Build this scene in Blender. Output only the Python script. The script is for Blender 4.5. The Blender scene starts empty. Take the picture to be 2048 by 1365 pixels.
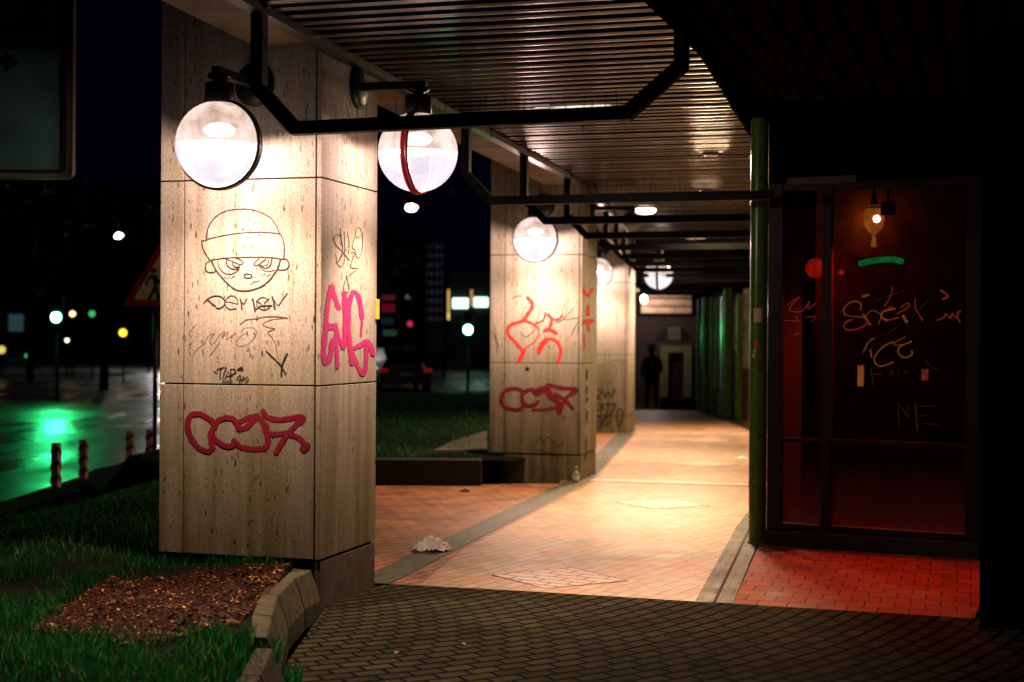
import bpy, bmesh, math, random
from mathutils import Vector, Matrix
random.seed(7)
R = math.radians
sc = bpy.context.scene
COL = sc.collection

# ------------------------------------------------------------------ camera, world, exposure
F = 2931.0; EYE = 1.5
cam_d = bpy.data.cameras.new('camera'); cam = bpy.data.objects.new('camera', cam_d); COL.objects.link(cam)
cam_d.lens = F/2048*36; cam_d.sensor_width = 36; cam_d.clip_start = .05; cam_d.clip_end = 1500
PITCH = R(.166); ROLL = .006
fw = Vector((0, math.cos(PITCH), -math.sin(PITCH)))
cx = Vector((1, 0, ROLL)).normalized(); cy = cx.cross(fw).normalized(); cx = fw.cross(cy).normalized()
CM = Matrix((cx, cy, -fw)).transposed()
cam.matrix_world = Matrix.Translation((0, 0, EYE)) @ CM.to_4x4()
sc.camera = cam
cam_d.dof.use_dof = True; cam_d.dof.focus_distance = 8.2; cam_d.dof.aperture_fstop = 2.0

w = bpy.data.worlds.new('World'); sc.world = w; w.use_nodes = True
bgn = w.node_tree.nodes['Background']
bgn.inputs[0].default_value = (.10, .06, 1, 1); bgn.inputs[1].default_value = .0018
sc.view_settings.view_transform = 'Standard'; sc.view_settings.look = 'None'
sc.view_settings.exposure = .42; sc.view_settings.gamma = 1
sc.cycles.use_denoising = True; sc.cycles.max_bounces = 6; sc.cycles.transparent_max_bounces = 12
sc.cycles.sample_clamp_indirect = 4; sc.cycles.caustics_reflective = False; sc.cycles.caustics_refractive = False

def ray(px, py):
    return (cx*(px-1024) - cy*(py-682.5) + fw*F).normalized()
def at(px, py, depth):                  # the point seen at a pixel of the photograph, at a known depth
    d = ray(px, py); return Vector((0, 0, EYE)) + d*(depth/d.y)
def gnd(px, py, h=0.0):
    d = ray(px, py); return Vector((0, 0, EYE)) + d*((h-EYE)/d.z)

# ------------------------------------------------------------------ materials
MATS = {}
class NT:
    def __init__(s, m): s.t = m.node_tree; s.n = s.t.nodes; s.l = s.t.links
    def add(s, typ, **k):
        x = s.n.new(typ)
        for a, b in k.items(): setattr(x, a, b)
        return x
    def link(s, a, b): s.l.new(a, b)
def mat(name):
    m = bpy.data.materials.new(name); m.use_nodes = True; MATS[name] = m
    t = NT(m); return m, t, t.n['Principled BSDF']
def coords(t, scale=(1, 1, 1), rot=(0, 0, 0), loc=(0, 0, 0), src='Object'):
    tc = t.add('ShaderNodeTexCoord'); mp = t.add('ShaderNodeMapping')
    mp.inputs['Scale'].default_value = scale; mp.inputs['Rotation'].default_value = rot; mp.inputs['Location'].default_value = loc
    t.link(tc.outputs[src], mp.inputs['Vector']); return mp.outputs[0]
def noise(t, vec, scale, detail=4, rough=.55):
    n = t.add('ShaderNodeTexNoise'); n.inputs['Scale'].default_value = scale; n.inputs['Detail'].default_value = detail
    n.inputs['Roughness'].default_value = rough; t.link(vec, n.inputs['Vector']); return n.outputs['Fac']
def ramp(t, fac, stops):
    r = t.add('ShaderNodeValToRGB'); e = r.color_ramp.elements
    while len(e) < len(stops): e.new(.5)
    for x, (p, c) in zip(e, stops): x.position = p; x.color = (*c, 1) if len(c) == 3 else c
    t.link(fac, r.inputs[0]); return r.outputs[0]
def mix(t, fac, a, b, mode='MIX'):
    x = t.add('ShaderNodeMixRGB'); x.blend_type = mode
    for k, v in ((0, fac), (1, a), (2, b)):
        if hasattr(v, 'links'): t.link(v, x.inputs[k])
        else: x.inputs[k].default_value = v if k == 0 else (*v, 1)
    return x.outputs[0]
def bump(t, h, p, strength=.3, dist=.01):
    b = t.add('ShaderNodeBump'); b.inputs['Strength'].default_value = strength; b.inputs['Distance'].default_value = dist
    t.link(h, b.inputs['Height']); t.link(b.outputs[0], p.inputs['Normal'])
def plain(name, c, rough=.5, metal=0, var=.25, scale=12, bmp=.1):
    m, t, p = mat(name); v = coords(t); n = noise(t, v, scale, 5)
    lo = tuple(x*(1-var) for x in c); hi = tuple(min(1, x*(1+var)) for x in c)
    t.link(ramp(t, n, [(.3, lo), (.7, hi)]), p.inputs['Base Color'])
    n2 = noise(t, v, scale*3, 3); rr = ramp(t, n2, [(.3, (rough*.8,)*3), (.7, (min(1, rough*1.2),)*3)])
    t.link(rr, p.inputs['Roughness']); p.inputs['Metallic'].default_value = metal
    bump(t, n2, p, bmp, .004); return m
def matte(m):
    t = NT(m); p = t.n['Principled BSDF']; d = t.add('ShaderNodeBsdfDiffuse'); t.link(p.inputs['Base Color'].links[0].from_socket, d.inputs[0]); t.link(d.outputs[0], t.n['Material Output'].inputs[0])
def glow(name, c, s, var=0, scale=8):
    m, t, p = mat(name); t.n.remove(p); e = t.add('ShaderNodeEmission'); e.inputs[0].default_value = (*c, 1); e.inputs[1].default_value = s
    if var:
        n = noise(t, coords(t), scale, 3); t.link(ramp(t, n, [(.35, tuple(x*(1-var) for x in c)), (.65, c)]), e.inputs[0])
    t.link(e.outputs[0], t.n['Material Output'].inputs[0]); return m

def stone_mat():
    m, t, p = mat('travertine')
    v = coords(t); vs = coords(t, (1, 1, .09)); vm = coords(t, (1, 1, .28))
    streak = noise(t, vs, 55, 6, .75); patch = noise(t, v, 1.7, 4); fine = noise(t, coords(t, (1, 1, .5)), 110, 4, .85)
    base = ramp(t, streak, [(.25, (.38, .325, .28)), (.5, (.50, .445, .395)), (.75, (.60, .53, .46))])
    base = mix(t, ramp(t, patch, [(.40, (0, 0, 0)), (.66, (.45,)*3)]), base, (.31, .26, .11))
    sp = t.add('ShaderNodeSeparateXYZ'); t.link(v, sp.inputs[0])
    zz = t.add('ShaderNodeMath'); zz.operation = 'MULTIPLY'; zz.inputs[1].default_value = .5; t.link(sp.outputs['Z'], zz.inputs[0]); low = ramp(t, zz.outputs[0], [(.10, (1,)*3), (.45, (.75,)*3), (.92, (0, 0, 0))])       # grime rising from the ground
    gr = mix(t, 1, low, ramp(t, noise(t, vs, 9, 4), [(.3, (.5,)*3), (.6, (1,)*3)]), 'MULTIPLY')
    base = mix(t, gr, base, (.155, .125, .022)); base = mix(t, 1, base, ramp(t, noise(t, coords(t, (1, 1, .06)), 13, 5, .7), [(.34, (.74, .70, .56)), (.54, (1, 1, 1))]), 'MULTIPLY')
    base = mix(t, 1, base, ramp(t, fine, [(.36, (.5, .48, .44)), (.62, (1, 1, 1))]), 'MULTIPLY')
    vo = t.add('ShaderNodeTexVoronoi'); vo.inputs['Scale'].default_value = 42; t.link(vm, vo.inputs['Vector'])
    keep = noise(t, vs, 7, 4, .7)
    d = ramp(t, vo.outputs['Distance'], [(.16, (1, 1, 1)), (.30, (0, 0, 0))])
    kk = ramp(t, keep, [(.42, (0, 0, 0)), (.52, (1, 1, 1))])
    sz_ = noise(t, vm, 60, 3, .7); d = mix(t, 1, d, ramp(t, sz_, [(.44, (0, 0, 0)), (.55, (1, 1, 1))]), 'MULTIPLY'); pit = mix(t, 1, d, kk, 'MULTIPLY')
    base = mix(t, pit, base, (.018, .014, .008))
    t.link(base, p.inputs['Base Color']); p.inputs['Roughness'].default_value = .8
    inv = t.add('ShaderNodeInvert'); t.link(pit, inv.inputs['Color']); bump(t, inv.outputs[0], p, .5, .004)
    return m
STONE = stone_mat()
JOINT = plain('joint_black', (.012, .01, .008), .9)
PLINTH = plain('plinth_stone', (.075, .060, .032), .85, var=.45, scale=9)
BLACK = plain('black_paint', (.012, .012, .011), .38, bmp=.2)
DARKW = plain('dark_wall', (.002, .0018, .003), .9); DARKW.node_tree.nodes['Principled BSDF'].inputs['Specular IOR Level'].default_value = .04
RAILM = plain('rail_black', (.006, .009, .008), .6, bmp=.15); RAILM.node_tree.nodes['Principled BSDF'].inputs['Specular IOR Level'].default_value = .18
FRAMEM = plain('frame_maroon', (.009, .002, .003), .55); FRAMEM.node_tree.nodes['Principled BSDF'].inputs['Specular IOR Level'].default_value = .25
GREEN = plain('green_enamel', (.075, .19, .018), .26, var=.3, scale=5)
SLAT = plain('ceiling_metal', (.008, .0058, .0062), .34, .3, var=.9, scale=1.1)
SLAT.node_tree.nodes['Principled BSDF'].inputs['Specular IOR Level'].default_value = .3
SLAT2 = plain('side_slat', (.016, .008, .010), .6, 0, var=.4); SLAT2.node_tree.nodes['Principled BSDF'].inputs['Specular IOR Level'].default_value = .1
SOFFIT = plain('soffit_plaster', (.20, .145, .08), .85, var=.4, scale=3)
CONC = plain('kerb_concrete', (.075, .066, .034), .85, var=.35, scale=14, bmp=.5)
matte(SLAT2); matte(DARKW); CONC.node_tree.nodes['Principled BSDF'].inputs['Specular IOR Level'].default_value = .1
BEAM = plain('beam_brown', (.09, .055, .035), .55, var=.4)

def paver(name, c1, c2, mortar, bw, bh, rot, rough=.6, patchc=None, sq=.5, polar=None, dirt=.5, msize=.006):
    m, t, p = mat(name)
    v = coords(t, rot=(0, 0, rot))
    if polar:
        (pcx, pcy) = polar; tc = t.add('ShaderNodeTexCoord'); s = t.add('ShaderNodeSeparateXYZ'); t.link(tc.outputs['Object'], s.inputs[0])
        def mth(op, a, b=None):
            n = t.add('ShaderNodeMath'); n.operation = op
            for i, x in ((0, a), (1, b)):
                if x is None: continue
                if hasattr(x, 'links'): t.link(x, n.inputs[i])
                else: n.inputs[i].default_value = x
            return n.outputs[0]
        dx = mth('SUBTRACT', s.outputs[0], pcx); dy = mth('SUBTRACT', s.outputs[1], pcy)
        r_ = mth('SQRT', mth('ADD', mth('MULTIPLY', dx, dx), mth('MULTIPLY', dy, dy)))
        th = mth('MULTIPLY', mth('ARCTAN2', dy, dx), 6.0)
        cmb = t.add('ShaderNodeCombineXYZ'); t.link(th, cmb.inputs[0]); t.link(r_, cmb.inputs[1]); v = cmb.outputs[0]
    nv = coords(t)
    wob = t.add('ShaderNodeTexNoise'); wob.inputs['Scale'].default_value = 2.2; t.link(nv, wob.inputs['Vector'])
    v2 = mix(t, .02, (0, 0, 0), wob.outputs['Color']); va = t.add('ShaderNodeVectorMath'); va.operation = 'ADD'
    t.link(v, va.inputs[0]); t.link(v2, va.inputs[1])
    b = t.add('ShaderNodeTexBrick'); t.link(va.outputs[0], b.inputs['Vector']); b.inputs['Scale'].default_value = 1
    b.inputs['Color1'].default_value = (*c1, 1); b.inputs['Color2'].default_value = (*c2, 1); b.inputs['Mortar'].default_value = (*mortar, 1)
    b.inputs['Brick Width'].default_value = bw; b.inputs['Row Height'].default_value = bh; b.inputs['Mortar Size'].default_value = msize
    b.inputs['Mortar Smooth'].default_value = .2; b.offset = sq; b.inputs['Bias'].default_value = -.1
    c = b.outputs['Color']
    n1 = noise(t, nv, 3.2, 6, .65); n2 = noise(t, nv, 70, 4, .7)
    c = mix(t, 1, c, ramp(t, n1, [(.32, (1-dirt,)*3), (.62, (1, 1, 1))]), 'MULTIPLY')
    c = mix(t, 1, c, ramp(t, n2, [(.3, (.72,)*3), (.7, (1, 1, 1))]), 'MULTIPLY')
    vo = t.add('ShaderNodeTexVoronoi'); vo.inputs['Scale'].default_value = 5.5; t.link(nv, vo.inputs['Vector'])   # old chewing gum
    gum = ramp(t, vo.outputs['Distance'], [(.055, (.75,)*3), (.085, (0, 0, 0))]); c = mix(t, gum, c, patchc or (.3, .28, .2))
    t.link(c, p.inputs['Base Color'])
    if not polar: t.link(ramp(t, n1, [(.3, (rough*.75,)*3), (.7, (min(1, rough*1.2),)*3)]), p.inputs['Roughness'])
    else: p.inputs['Roughness'].default_value = .9; p.inputs['Specular IOR Level'].default_value = .03
    h = t.add('ShaderNodeInvert'); t.link(b.outputs['Fac'], h.inputs['Color'])
    hh = mix(t, .25, h.outputs[0], n2); bump(t, hh, p, .6, .006)
    return m
PAV_ORANGE = paver('pavers_orange', (.52, .21, .055), (.38, .12, .028), (.09, .035, .015), .20, .10, R(-45-13+180), .55, (.5, .42, .3), dirt=.5, msize=.009)
PAV_PEACH = paver('pavers_peach', (.72, .46, .25), (.56, .30, .13), (.28, .13, .06), .20, .10, R(-45-13+180), .5, (.5, .42, .3), dirt=.5, msize=.007)
PAV_PALE = paver('pavers_pale', (.80, .66, .50), (.74, .58, .42), (.16, .10, .05), .20, .10, R(-13+45), .5, (.5, .42, .3), dirt=.25, msize=.010)
PAV_GREEN = paver('pavers_green', (.085, .090, .032), (.058, .062, .022), (.015, .014, .008), .10, .20, R(14), .6, (.25, .22, .12), dirt=.5)
PAV_RED = paver('pavers_red', (.50, .155, .025), (.38, .09, .018), (.04, .006, .004), .165, .165, R(17), .75, (.45, .16, .06), dirt=.65, msize=.005)
PAV_GREY = paver('pavers_grey', (.068, .062, .030), (.040, .036, .018), (.002, .002, .002), .20, .095, 0, .7, (.08, .07, .035), polar=(-2.7, 10.6), dirt=.5, msize=.014)

def soil(name, a, b, scale=30):
    m, t, p = mat(name); v = coords(t)
    t.link(ramp(t, noise(t, v, scale, 6, .7), [(.35, a), (.65, b)]), p.inputs['Base Color']); p.inputs['Roughness'].default_value = .95; p.inputs['Specular IOR Level'].default_value = .03
    bump(t, noise(t, v, scale, 5), p, .8, .03); return m
SOIL = soil('soil', (.006, .007, .004), (.014, .016, .008))
MULCH = soil('mulch', (.014, .005, .004), (.055, .020, .011), 45)
def attr_mat(name, cols, rough=.6, per='Object'):
    m, t, p = mat(name); g = t.add('ShaderNodeNewGeometry')
    t.link(ramp(t, g.outputs['Random Per Island'], cols), p.inputs['Base Color']); p.inputs['Roughness'].default_value = rough; p.inputs['Specular IOR Level'].default_value = .08
    return m
GRASSM = attr_mat('grass_blades', [(0, (.001, .025, .008)), (.5, (.003, .10, .020)), (.88, (.015, .19, .03)), (1, (.22, .30, .07))])
_t = NT(GRASSM); _p = _t.n['Principled BSDF']; _tr = _t.add('ShaderNodeBsdfTranslucent'); _mx = _t.add('ShaderNodeMixShader'); _mx.inputs[0].default_value = .55
_t.link(_p.inputs['Base Color'].links[0].from_socket, _tr.inputs[0]); _t.link(_p.outputs[0], _mx.inputs[1]); _t.link(_tr.outputs[0], _mx.inputs[2]); _t.link(_mx.outputs[0], _t.n['Material Output'].inputs[0]); _p.inputs['Specular IOR Level'].default_value = .2
LEAFM = attr_mat('leaf_bits', [(0, (.015, .005, .004)), (.6, (.055, .020, .010)), (.88, (.15, .06, .015)), (1, (.5, .28, .06))])
def wet_mat():
    m, t, p = mat('wet_asphalt'); v = coords(t)
    t.link(ramp(t, noise(t, v, 20, 5), [(.3, (.018,)*3), (.7, (.05,)*3)]), p.inputs['Base Color'])
    n = noise(t, coords(t, (.5, .14, 1)), 1.4, 4); t.link(ramp(t, n, [(.38, (.2,)*3), (.62, (.5,)*3)]), p.inputs['Roughness'])
    p.inputs['IOR'].default_value = 1.5
    nb = noise(t, v, 9, 6, .7); bump(t, nb, p, .35, .02); return m
ROADM = wet_mat()
def glass_mat(name='shop_glass', floor_refl=False):
    m, t, p = mat(name); t.n.remove(p)
    tr = t.add('ShaderNodeBsdfTransparent'); tr.inputs[0].default_value = (.55, .5, .55, 1)
    gl = t.add('ShaderNodeBsdfGlossy'); gl.inputs['Roughness'].default_value = .05; gl.inputs[0].default_value = (.9, .85, .9, 1)
    di = t.add('ShaderNodeBsdfDiffuse'); v = coords(t); sm = noise(t, coords(t, (1, 1, .3)), 3, 6, .7)
    di.inputs[0].default_value = (.07, .025, .035, 1)
    lw = t.add('ShaderNodeLayerWeight'); lw.inputs[0].default_value = .5; fr = t.add('ShaderNodeMath'); fr.operation = 'POWER'; t.link(lw.outputs['Facing'], fr.inputs[0]); fr.inputs[1].default_value = 3.2; fr.use_clamp = True
    m1 = t.add('ShaderNodeMixShader'); t.link(fr.outputs[0], m1.inputs[0]); t.link(tr.outputs[0], m1.inputs[1]); t.link(gl.outputs[0], m1.inputs[2])
    m2 = t.add('ShaderNodeMixShader'); 
    if floor_refl:  # red reflection of the floor painted as diffuse colour, fading upward
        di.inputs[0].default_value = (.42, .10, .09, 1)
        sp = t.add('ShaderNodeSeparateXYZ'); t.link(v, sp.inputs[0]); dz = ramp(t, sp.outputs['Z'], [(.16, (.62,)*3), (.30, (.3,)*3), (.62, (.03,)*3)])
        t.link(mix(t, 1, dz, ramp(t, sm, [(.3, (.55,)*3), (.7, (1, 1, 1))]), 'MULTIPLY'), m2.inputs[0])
    else: t.link(ramp(t, sm, [(.35, (.02,)*3), (.75, (.14,)*3)]), m2.inputs[0])
    t.link(m1.outputs[0], m2.inputs[1]); t.link(di.outputs[0], m2.inputs[2])
    t.link(m2.outputs[0], t.n['Material Output'].inputs[0]); return m
GLASS = glass_mat(); GLASS_REFL = glass_mat('dusty_glass', True)
def globe_mat(name, strength, c1, c2, trans, scale=5, gls=0):
    m, t, p = mat(name); t.n.remove(p)
    tr = t.add('ShaderNodeBsdfTransparent'); em = t.add('ShaderNodeEmission'); em.inputs[1].default_value = strength
    v = coords(t); n = noise(t, v, scale, 4, .6); t.link(ramp(t, n, [(.38, c1), (.62, c2)]), em.inputs[0])
    mx = t.add('ShaderNodeMixShader'); mx.inputs[0].default_value = 1-trans; t.link(tr.outputs[0], mx.inputs[1]); t.link(em.outputs[0], mx.inputs[2])
    gl = t.add('ShaderNodeBsdfGlossy'); gl.inputs['Roughness'].default_value = .12
    m2 = t.add('ShaderNodeMixShader'); m2.inputs[0].default_value = gls; t.link(mx.outputs[0], m2.inputs[1]); t.link(gl.outputs[0], m2.inputs[2])
    t.link(m2.outputs[0], t.n['Material Output'].inputs[0]); return m
G_LOW = globe_mat('globe_lower', 1.08, (.60, .56, .66), (1, .86, .88), .26, 5, .03)
G_UP = globe_mat('globe_upper', 1.05, (.42, .28, .20), (1, .74, .66), .16, 5, .06)
def paint(name, c, cov=1.0, rough=.5, sc_=60):
    m, t, p = mat(name); v = coords(t); n = noise(t, v, sc_, 4, .7)
    t.link(ramp(t, n, [(.3, tuple(x*.75 for x in c)), (.7, tuple(min(1, x*1.2) for x in c))]), p.inputs['Base Color']); p.inputs['Roughness'].default_value = rough
    if cov < 1:
        n2 = noise(t, coords(t), 220, 2, .6); t.link(ramp(t, n2, [(max(0, .5-cov*.55), (0,)*3), (.62-cov*.3, (1,)*3)]), p.inputs['Alpha'])
    return m
P_INK = paint('marker_ink', (.035, .022, .03), .9); P_THIN = paint('thin_ink', (.10, .07, .05), .62)
P_BLK = paint('black_marker', (.012, .010, .012)); P_CRIM = paint('crimson_spray', (.19, .004, .018)); P_RED = paint('red_spray', (.62, .03, .02), .95)
P_MAG = paint('magenta_spray', (.42, .010, .125), .97); P_GRN = paint('faded_green_ink', (.16, .15, .07), .7)
MIST = {k: paint('mist_'+k, c, .30, .7) for k, c in (('crimson_spray', (.19, .004, .018)), ('red_spray', (.62, .03, .02)), ('magenta_spray', (.42, .010, .125)))}
P_YEL = paint('scratch_yellow', (.95, .50, .12), .9); P_ORR = paint('scratch_red', (.95, .16, .07), .85); P_GRY = paint('scratch_grey', (.12, .10, .09), .6)

# ------------------------------------------------------------------ object helpers
def tag(o, label=None, cat=None, group=None, kind=None):
    if label: o['label'] = label
    if cat: o['category'] = cat
    if group: o['group'] = group
    if kind: o['kind'] = kind
    return o
def empty(name, label, cat, loc=(0, 0, 0), rz=0, group=None):
    o = bpy.data.objects.new(name, None); COL.objects.link(o); o.location = loc; o.rotation_euler = (0, 0, rz)
    o.empty_display_size = .1; return tag(o, label, cat, group)
class MB:
    def __init__(s): s.v = []; s.f = []; s.sm = []
    def poly(s, pts, smooth=False):
        b = len(s.v); s.v += [tuple(p) for p in pts]; s.f.append(tuple(range(b, b+len(pts)))); s.sm.append(smooth); return s
    def box(s, a, b, M=None):
        (x0, y0, z0), (x1, y1, z1) = a, b
        P = [Vector(p) for p in ((x0,y0,z0),(x1,y0,z0),(x1,y1,z0),(x0,y1,z0),(x0,y0,z1),(x1,y0,z1),(x1,y1,z1),(x0,y1,z1))]
        if M: P = [M @ p for p in P]
        k = len(s.v); s.v += [tuple(p) for p in P]
        for q in ((0,3,2,1),(4,5,6,7),(0,1,5,4),(1,2,6,5),(2,3,7,6),(3,0,4,7)): s.f.append(tuple(k+i for i in q)); s.sm.append(False)
        return s
    def prism(s, pts, z0, z1):
        n = len(pts); k = len(s.v); s.v += [(p[0], p[1], z0) for p in pts]+[(p[0], p[1], z1) for p in pts]
        s.f.append(tuple(k+i for i in reversed(range(n)))); s.f.append(tuple(k+n+i for i in range(n))); s.sm += [False]*2
        for i in range(n): j = (i+1) % n; s.f.append((k+i, k+j, k+n+j, k+n+i)); s.sm.append(False)
        return s
    def tube(s, pts, r, n=12, square=False, caps=True, rs=None):
        pts = [Vector(p) for p in pts]; m = len(pts); k = len(s.v)
        for i, p in enumerate(pts):
            tn = (pts[min(i+1, m-1)]-pts[max(i-1, 0)]).normalized()
            if 0 < i < m-1:
                a = (pts[i]-pts[i-1]).normalized(); b = (pts[i+1]-pts[i]).normalized(); tn = (a+b).normalized(); kk = 1/max(.5, tn.dot(a))
            else: kk = 1
            up = Vector((0, 0, 1)) if abs(tn.z) < .98 else Vector((0, 1, 0))
            if square and getattr(s, 'pn', None): up = s.pn
            u = up.cross(tn).normalized(); v_ = tn.cross(u).normalized(); rr = rs[i] if rs else r
            for j in range(n):
                an = 2*math.pi*(j+(.5 if square else 0))/n; q = (math.sqrt(2) if square else 1)*rr
                s.v.append(tuple(p+u*math.cos(an)*q*(kk if square else 1)+v_*math.sin(an)*q))
        for i in range(m-1):
            for j in range(n):
                s.f.append((k+i*n+j, k+i*n+(j+1) % n, k+(i+1)*n+(j+1) % n, k+(i+1)*n+j)); s.sm.append(not square)
        if caps: s.f.append(tuple(k+j for j in reversed(range(n)))); s.f.append(tuple(k+(m-1)*n+j for j in range(n))); s.sm += [False]*2
        return s
    def lathe(s, prof, n=24, M=None):
        k = len(s.v); m = len(prof)
        for (r, z) in prof:
            for j in range(n):
                a = 2*math.pi*j/n; p = Vector((r*math.cos(a), r*math.sin(a), z)); s.v.append(tuple(M @ p if M else p))
        for i in range(m-1):
            for j in range(n): s.f.append((k+i*n+j, k+i*n+(j+1) % n, k+(i+1)*n+(j+1) % n, k+(i+1)*n+j)); s.sm.append(True)
        return s
    def build(s, name, m, parent=None, bevel=0):
        me = bpy.data.meshes.new(name); me.from_pydata(s.v, [], s.f); me.materials.append(m)
        me.polygons.foreach_set('use_smooth', s.sm); me.update()
        o = bpy.data.objects.new(name, me); COL.objects.link(o); o.parent = parent
        if bevel:
            b = o.modifiers.new('bevel', 'BEVEL'); b.width = bevel; b.segments = 2; b.limit_method = 'ANGLE'
        return o
def struct(o): o['kind'] = 'structure'; return o
def copy_tree(o, parent=None):
    c = o.copy(); COL.objects.link(c); c.parent = parent
    for ch in o.children: copy_tree(ch, c)
    return c
def point(name, loc, power, color, radius=.05, parent=None, typ='POINT', **k):
    l = bpy.data.lights.new(name, typ); l.energy = power; l.color = color; l.shadow_soft_size = radius
    for a, b in k.items(): setattr(l, a, b)
    o = bpy.data.objects.new(name, l); COL.objects.link(o); o.location = loc; o.parent = parent; return o

def catmull(P, per=5):
    if len(P) < 3: return P
    out = []; n = len(P)
    for i in range(n-1):
        p0, p1, p2, p3 = P[max(i-1, 0)], P[i], P[i+1], P[min(i+2, n-1)]
        for k in range(per):
            u = k/per
            out.append(tuple(.5*((2*b)+(-a+c)*u+(2*a-5*b+4*c-d)*u*u+(-a+3*b-3*c+d)*u**3) for a, b, c, d in zip(p0, p1, p2, p3)))
    out.append(P[-1]); return out
class Face:
    """a flat face in space; paint strokes are laid on it as thin ribbons of paint"""
    def __init__(s, origin, right, parentM=None):
        s.o = Vector(origin); s.r = Vector(right).normalized(); s.u = Vector((0, 0, 1)); s.n = s.r.cross(s.u).normalized()
        if s.n.y > 0: s.n = -s.n
        s.M = parentM.inverted() if parentM else Matrix.Identity(4); s.lay = 0
    def uv(s, px, py):
        d = ray(px, py); e = Vector((0, 0, EYE)); k = (s.o-e).dot(s.n)/d.dot(s.n); q = e+d*k-s.o; return (q.dot(s.r), q.z)
    def pt(s, u, v, off): return s.M @ (s.o+s.r*u+s.u*v+s.n*off)
    def split(s, name, m, data, ox, oy, sc_, w_, parent, label=None):
        for st in data: s.strokes('scratched_stroke', m, [st], ox, oy, sc_, w_, parent)
    def strokes(s, name, m, data, ox, oy, scale, width, parent, label=None, smooth=True, off0=.0012, rnd=0):
        if m in (P_CRIM, P_RED, P_MAG) and not rnd:
            s.strokes('overspray', MIST[m.name], [(st[0]*1.4, st[1]) if isinstance(st, tuple) and isinstance(st[0], (int, float)) else (width*1.4, st) for st in data], ox, oy, scale, width, parent, None, smooth, .0004, 1)
        mb = MB()
        for st in data:
            wd = width
            if isinstance(st, tuple) and isinstance(st[0], (int, float)): wd, st = st
            P = [(ox+x/scale, oy+y/scale) for x, y in st]; wm = wd/scale*.5
            if len(P) == 1:
                mb.poly([s.pt(*s.uv(P[0][0]+wm*math.cos(a*.7), P[0][1]-wm*math.sin(a*.7)), off0) for a in range(9)]); continue
            if smooth: P = catmull(P)
            s.lay = (s.lay+1) % 12; base = off0+s.lay*(.00012 if not rnd else .00003); n = len(P); k = len(mb.v)
            for i, p in enumerate(P):
                tn = Vector(P[min(i+1, n-1)])-Vector(P[max(i-1, 0)]); tn = tn.normalized() if tn.length > 1e-9 else Vector((1, 0)); nn = Vector((-tn.y, tn.x))
                w_ = wm*(1+.12*math.sin(i*1.3+s.lay)+random.uniform(-.06, .06)); o_ = base+.0008*i/n
                for sg in (1, -1): mb.v.append(tuple(s.pt(*s.uv(p[0]+sg*nn.x*w_, p[1]+sg*nn.y*w_), o_)))
            for i in range(n-1): mb.f.append((k+2*i, k+2*i+1, k+2*i+3, k+2*i+2)); mb.sm.append(False)
            for e, sg in ((0, -1), (n-1, 1)):
                tn = (Vector(P[min(e+1, n-1)])-Vector(P[max(e-1, 0)])).normalized()*sg; nn = Vector((-tn.y, tn.x)); o_ = base+(.0008 if e else 0)
                mb.poly([s.pt(*s.uv(P[e][0]+(nn.x*math.cos(t_)+tn.x*math.sin(t_))*wm, P[e][1]+(nn.y*math.cos(t_)+tn.y*math.sin(t_))*wm), o_) for t_ in [i*math.pi/6 for i in range(7)]])
        o = mb.build(name, m, parent)
        if label: o['label'] = label
        return o

# ------------------------------------------------------------------ layout of the arcade (camera at the origin, y = depth)
CH = 3.08                                                   # ceiling height
Lp = [Vector((-1.94, 4.09)), Vector((-1.042, 7.99)), Vector((.73, 15.27)), Vector((1.81, 22.95)), Vector((2.45, 30.5))]
Rp = [Vector((-.20, 3.60)), Vector((.85, 7.45)), Vector((2.66, 14.75)), Vector((3.97, 22.5)), Vector((4.05, 30.0))]
def pl(P, s):
    i = min(int(s), len(P)-2); return P[i].lerp(P[i+1], s-i)
def s_at_depth(y):
    for i in range(len(Lp)-1):
        if Lp[i].y <= y <= Lp[i+1].y: return i+(y-Lp[i].y)/(Lp[i+1].y-Lp[i].y)
    return 0

# ------------------------------------------------------------------ ground, road, lawns, paving
def sheet(name, pts, z, m, thick=0):
    mb = MB()
    if thick: mb.prism(pts, z-thick, z)
    else: mb.poly([(p[0], p[1], z) for p in pts])
    return struct(mb.build(name, m))
g = sheet('ground', [(-300, -20), (300, -20), (300, 600), (-300, 600)], -.36, SOIL)
sheet('road', [(-60, 3), (-5.45, 3), (-5.45, 21.5), (-4.6, 22.3), (-1, 34), (2, 75), (40, 150), (-60, 150)], -.30, ROADM)
def lawn_h(x, y):
    n = .02*math.sin(x*2.1+y*1.3)+.012*math.sin(x*5+y*4.1)
    k = min(1, max(0, (x+5.15)/2.6)); k = k*k*(3-2*k); h = -.31+.52*k
    return h+n
def in_lawn2(x, y): return y > 14.9 and x < pl(Lp, s_at_depth(min(30.4, y))).x-.5
def lawn_patch(y0, y1, ny, nx, xr, flat=False):
    mb = MB()
    for j in range(ny+1):
        y = y0+(y1-y0)*j/ny; xe = xr(y)
        for i in range(nx+1):
            x = -5.5+(xe+5.5)*i/nx; mb.v.append((x, y, (.23+.015*math.sin(x*3+y) if x > -4 else lawn_h(x, y)) if flat else lawn_h(x, y)))
    for j in range(ny):
        for i in range(nx): a = j*(nx+1)+i; mb.f.append((a, a+1, a+nx+2, a+nx+1)); mb.sm.append(True)
    struct(mb.build('lawn', SOIL))
lawn_patch(3.2, 8.4, 40, 40, lambda y: -1.19 if y > 6.6 else -1.08)
lawn_patch(8.4, 14.75, 30, 30, lambda y: -1.92)
lawn_patch(14.9, 33, 40, 30, lambda y: pl(Lp, s_at_depth(min(30.4, y))).x-.6, True)

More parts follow.
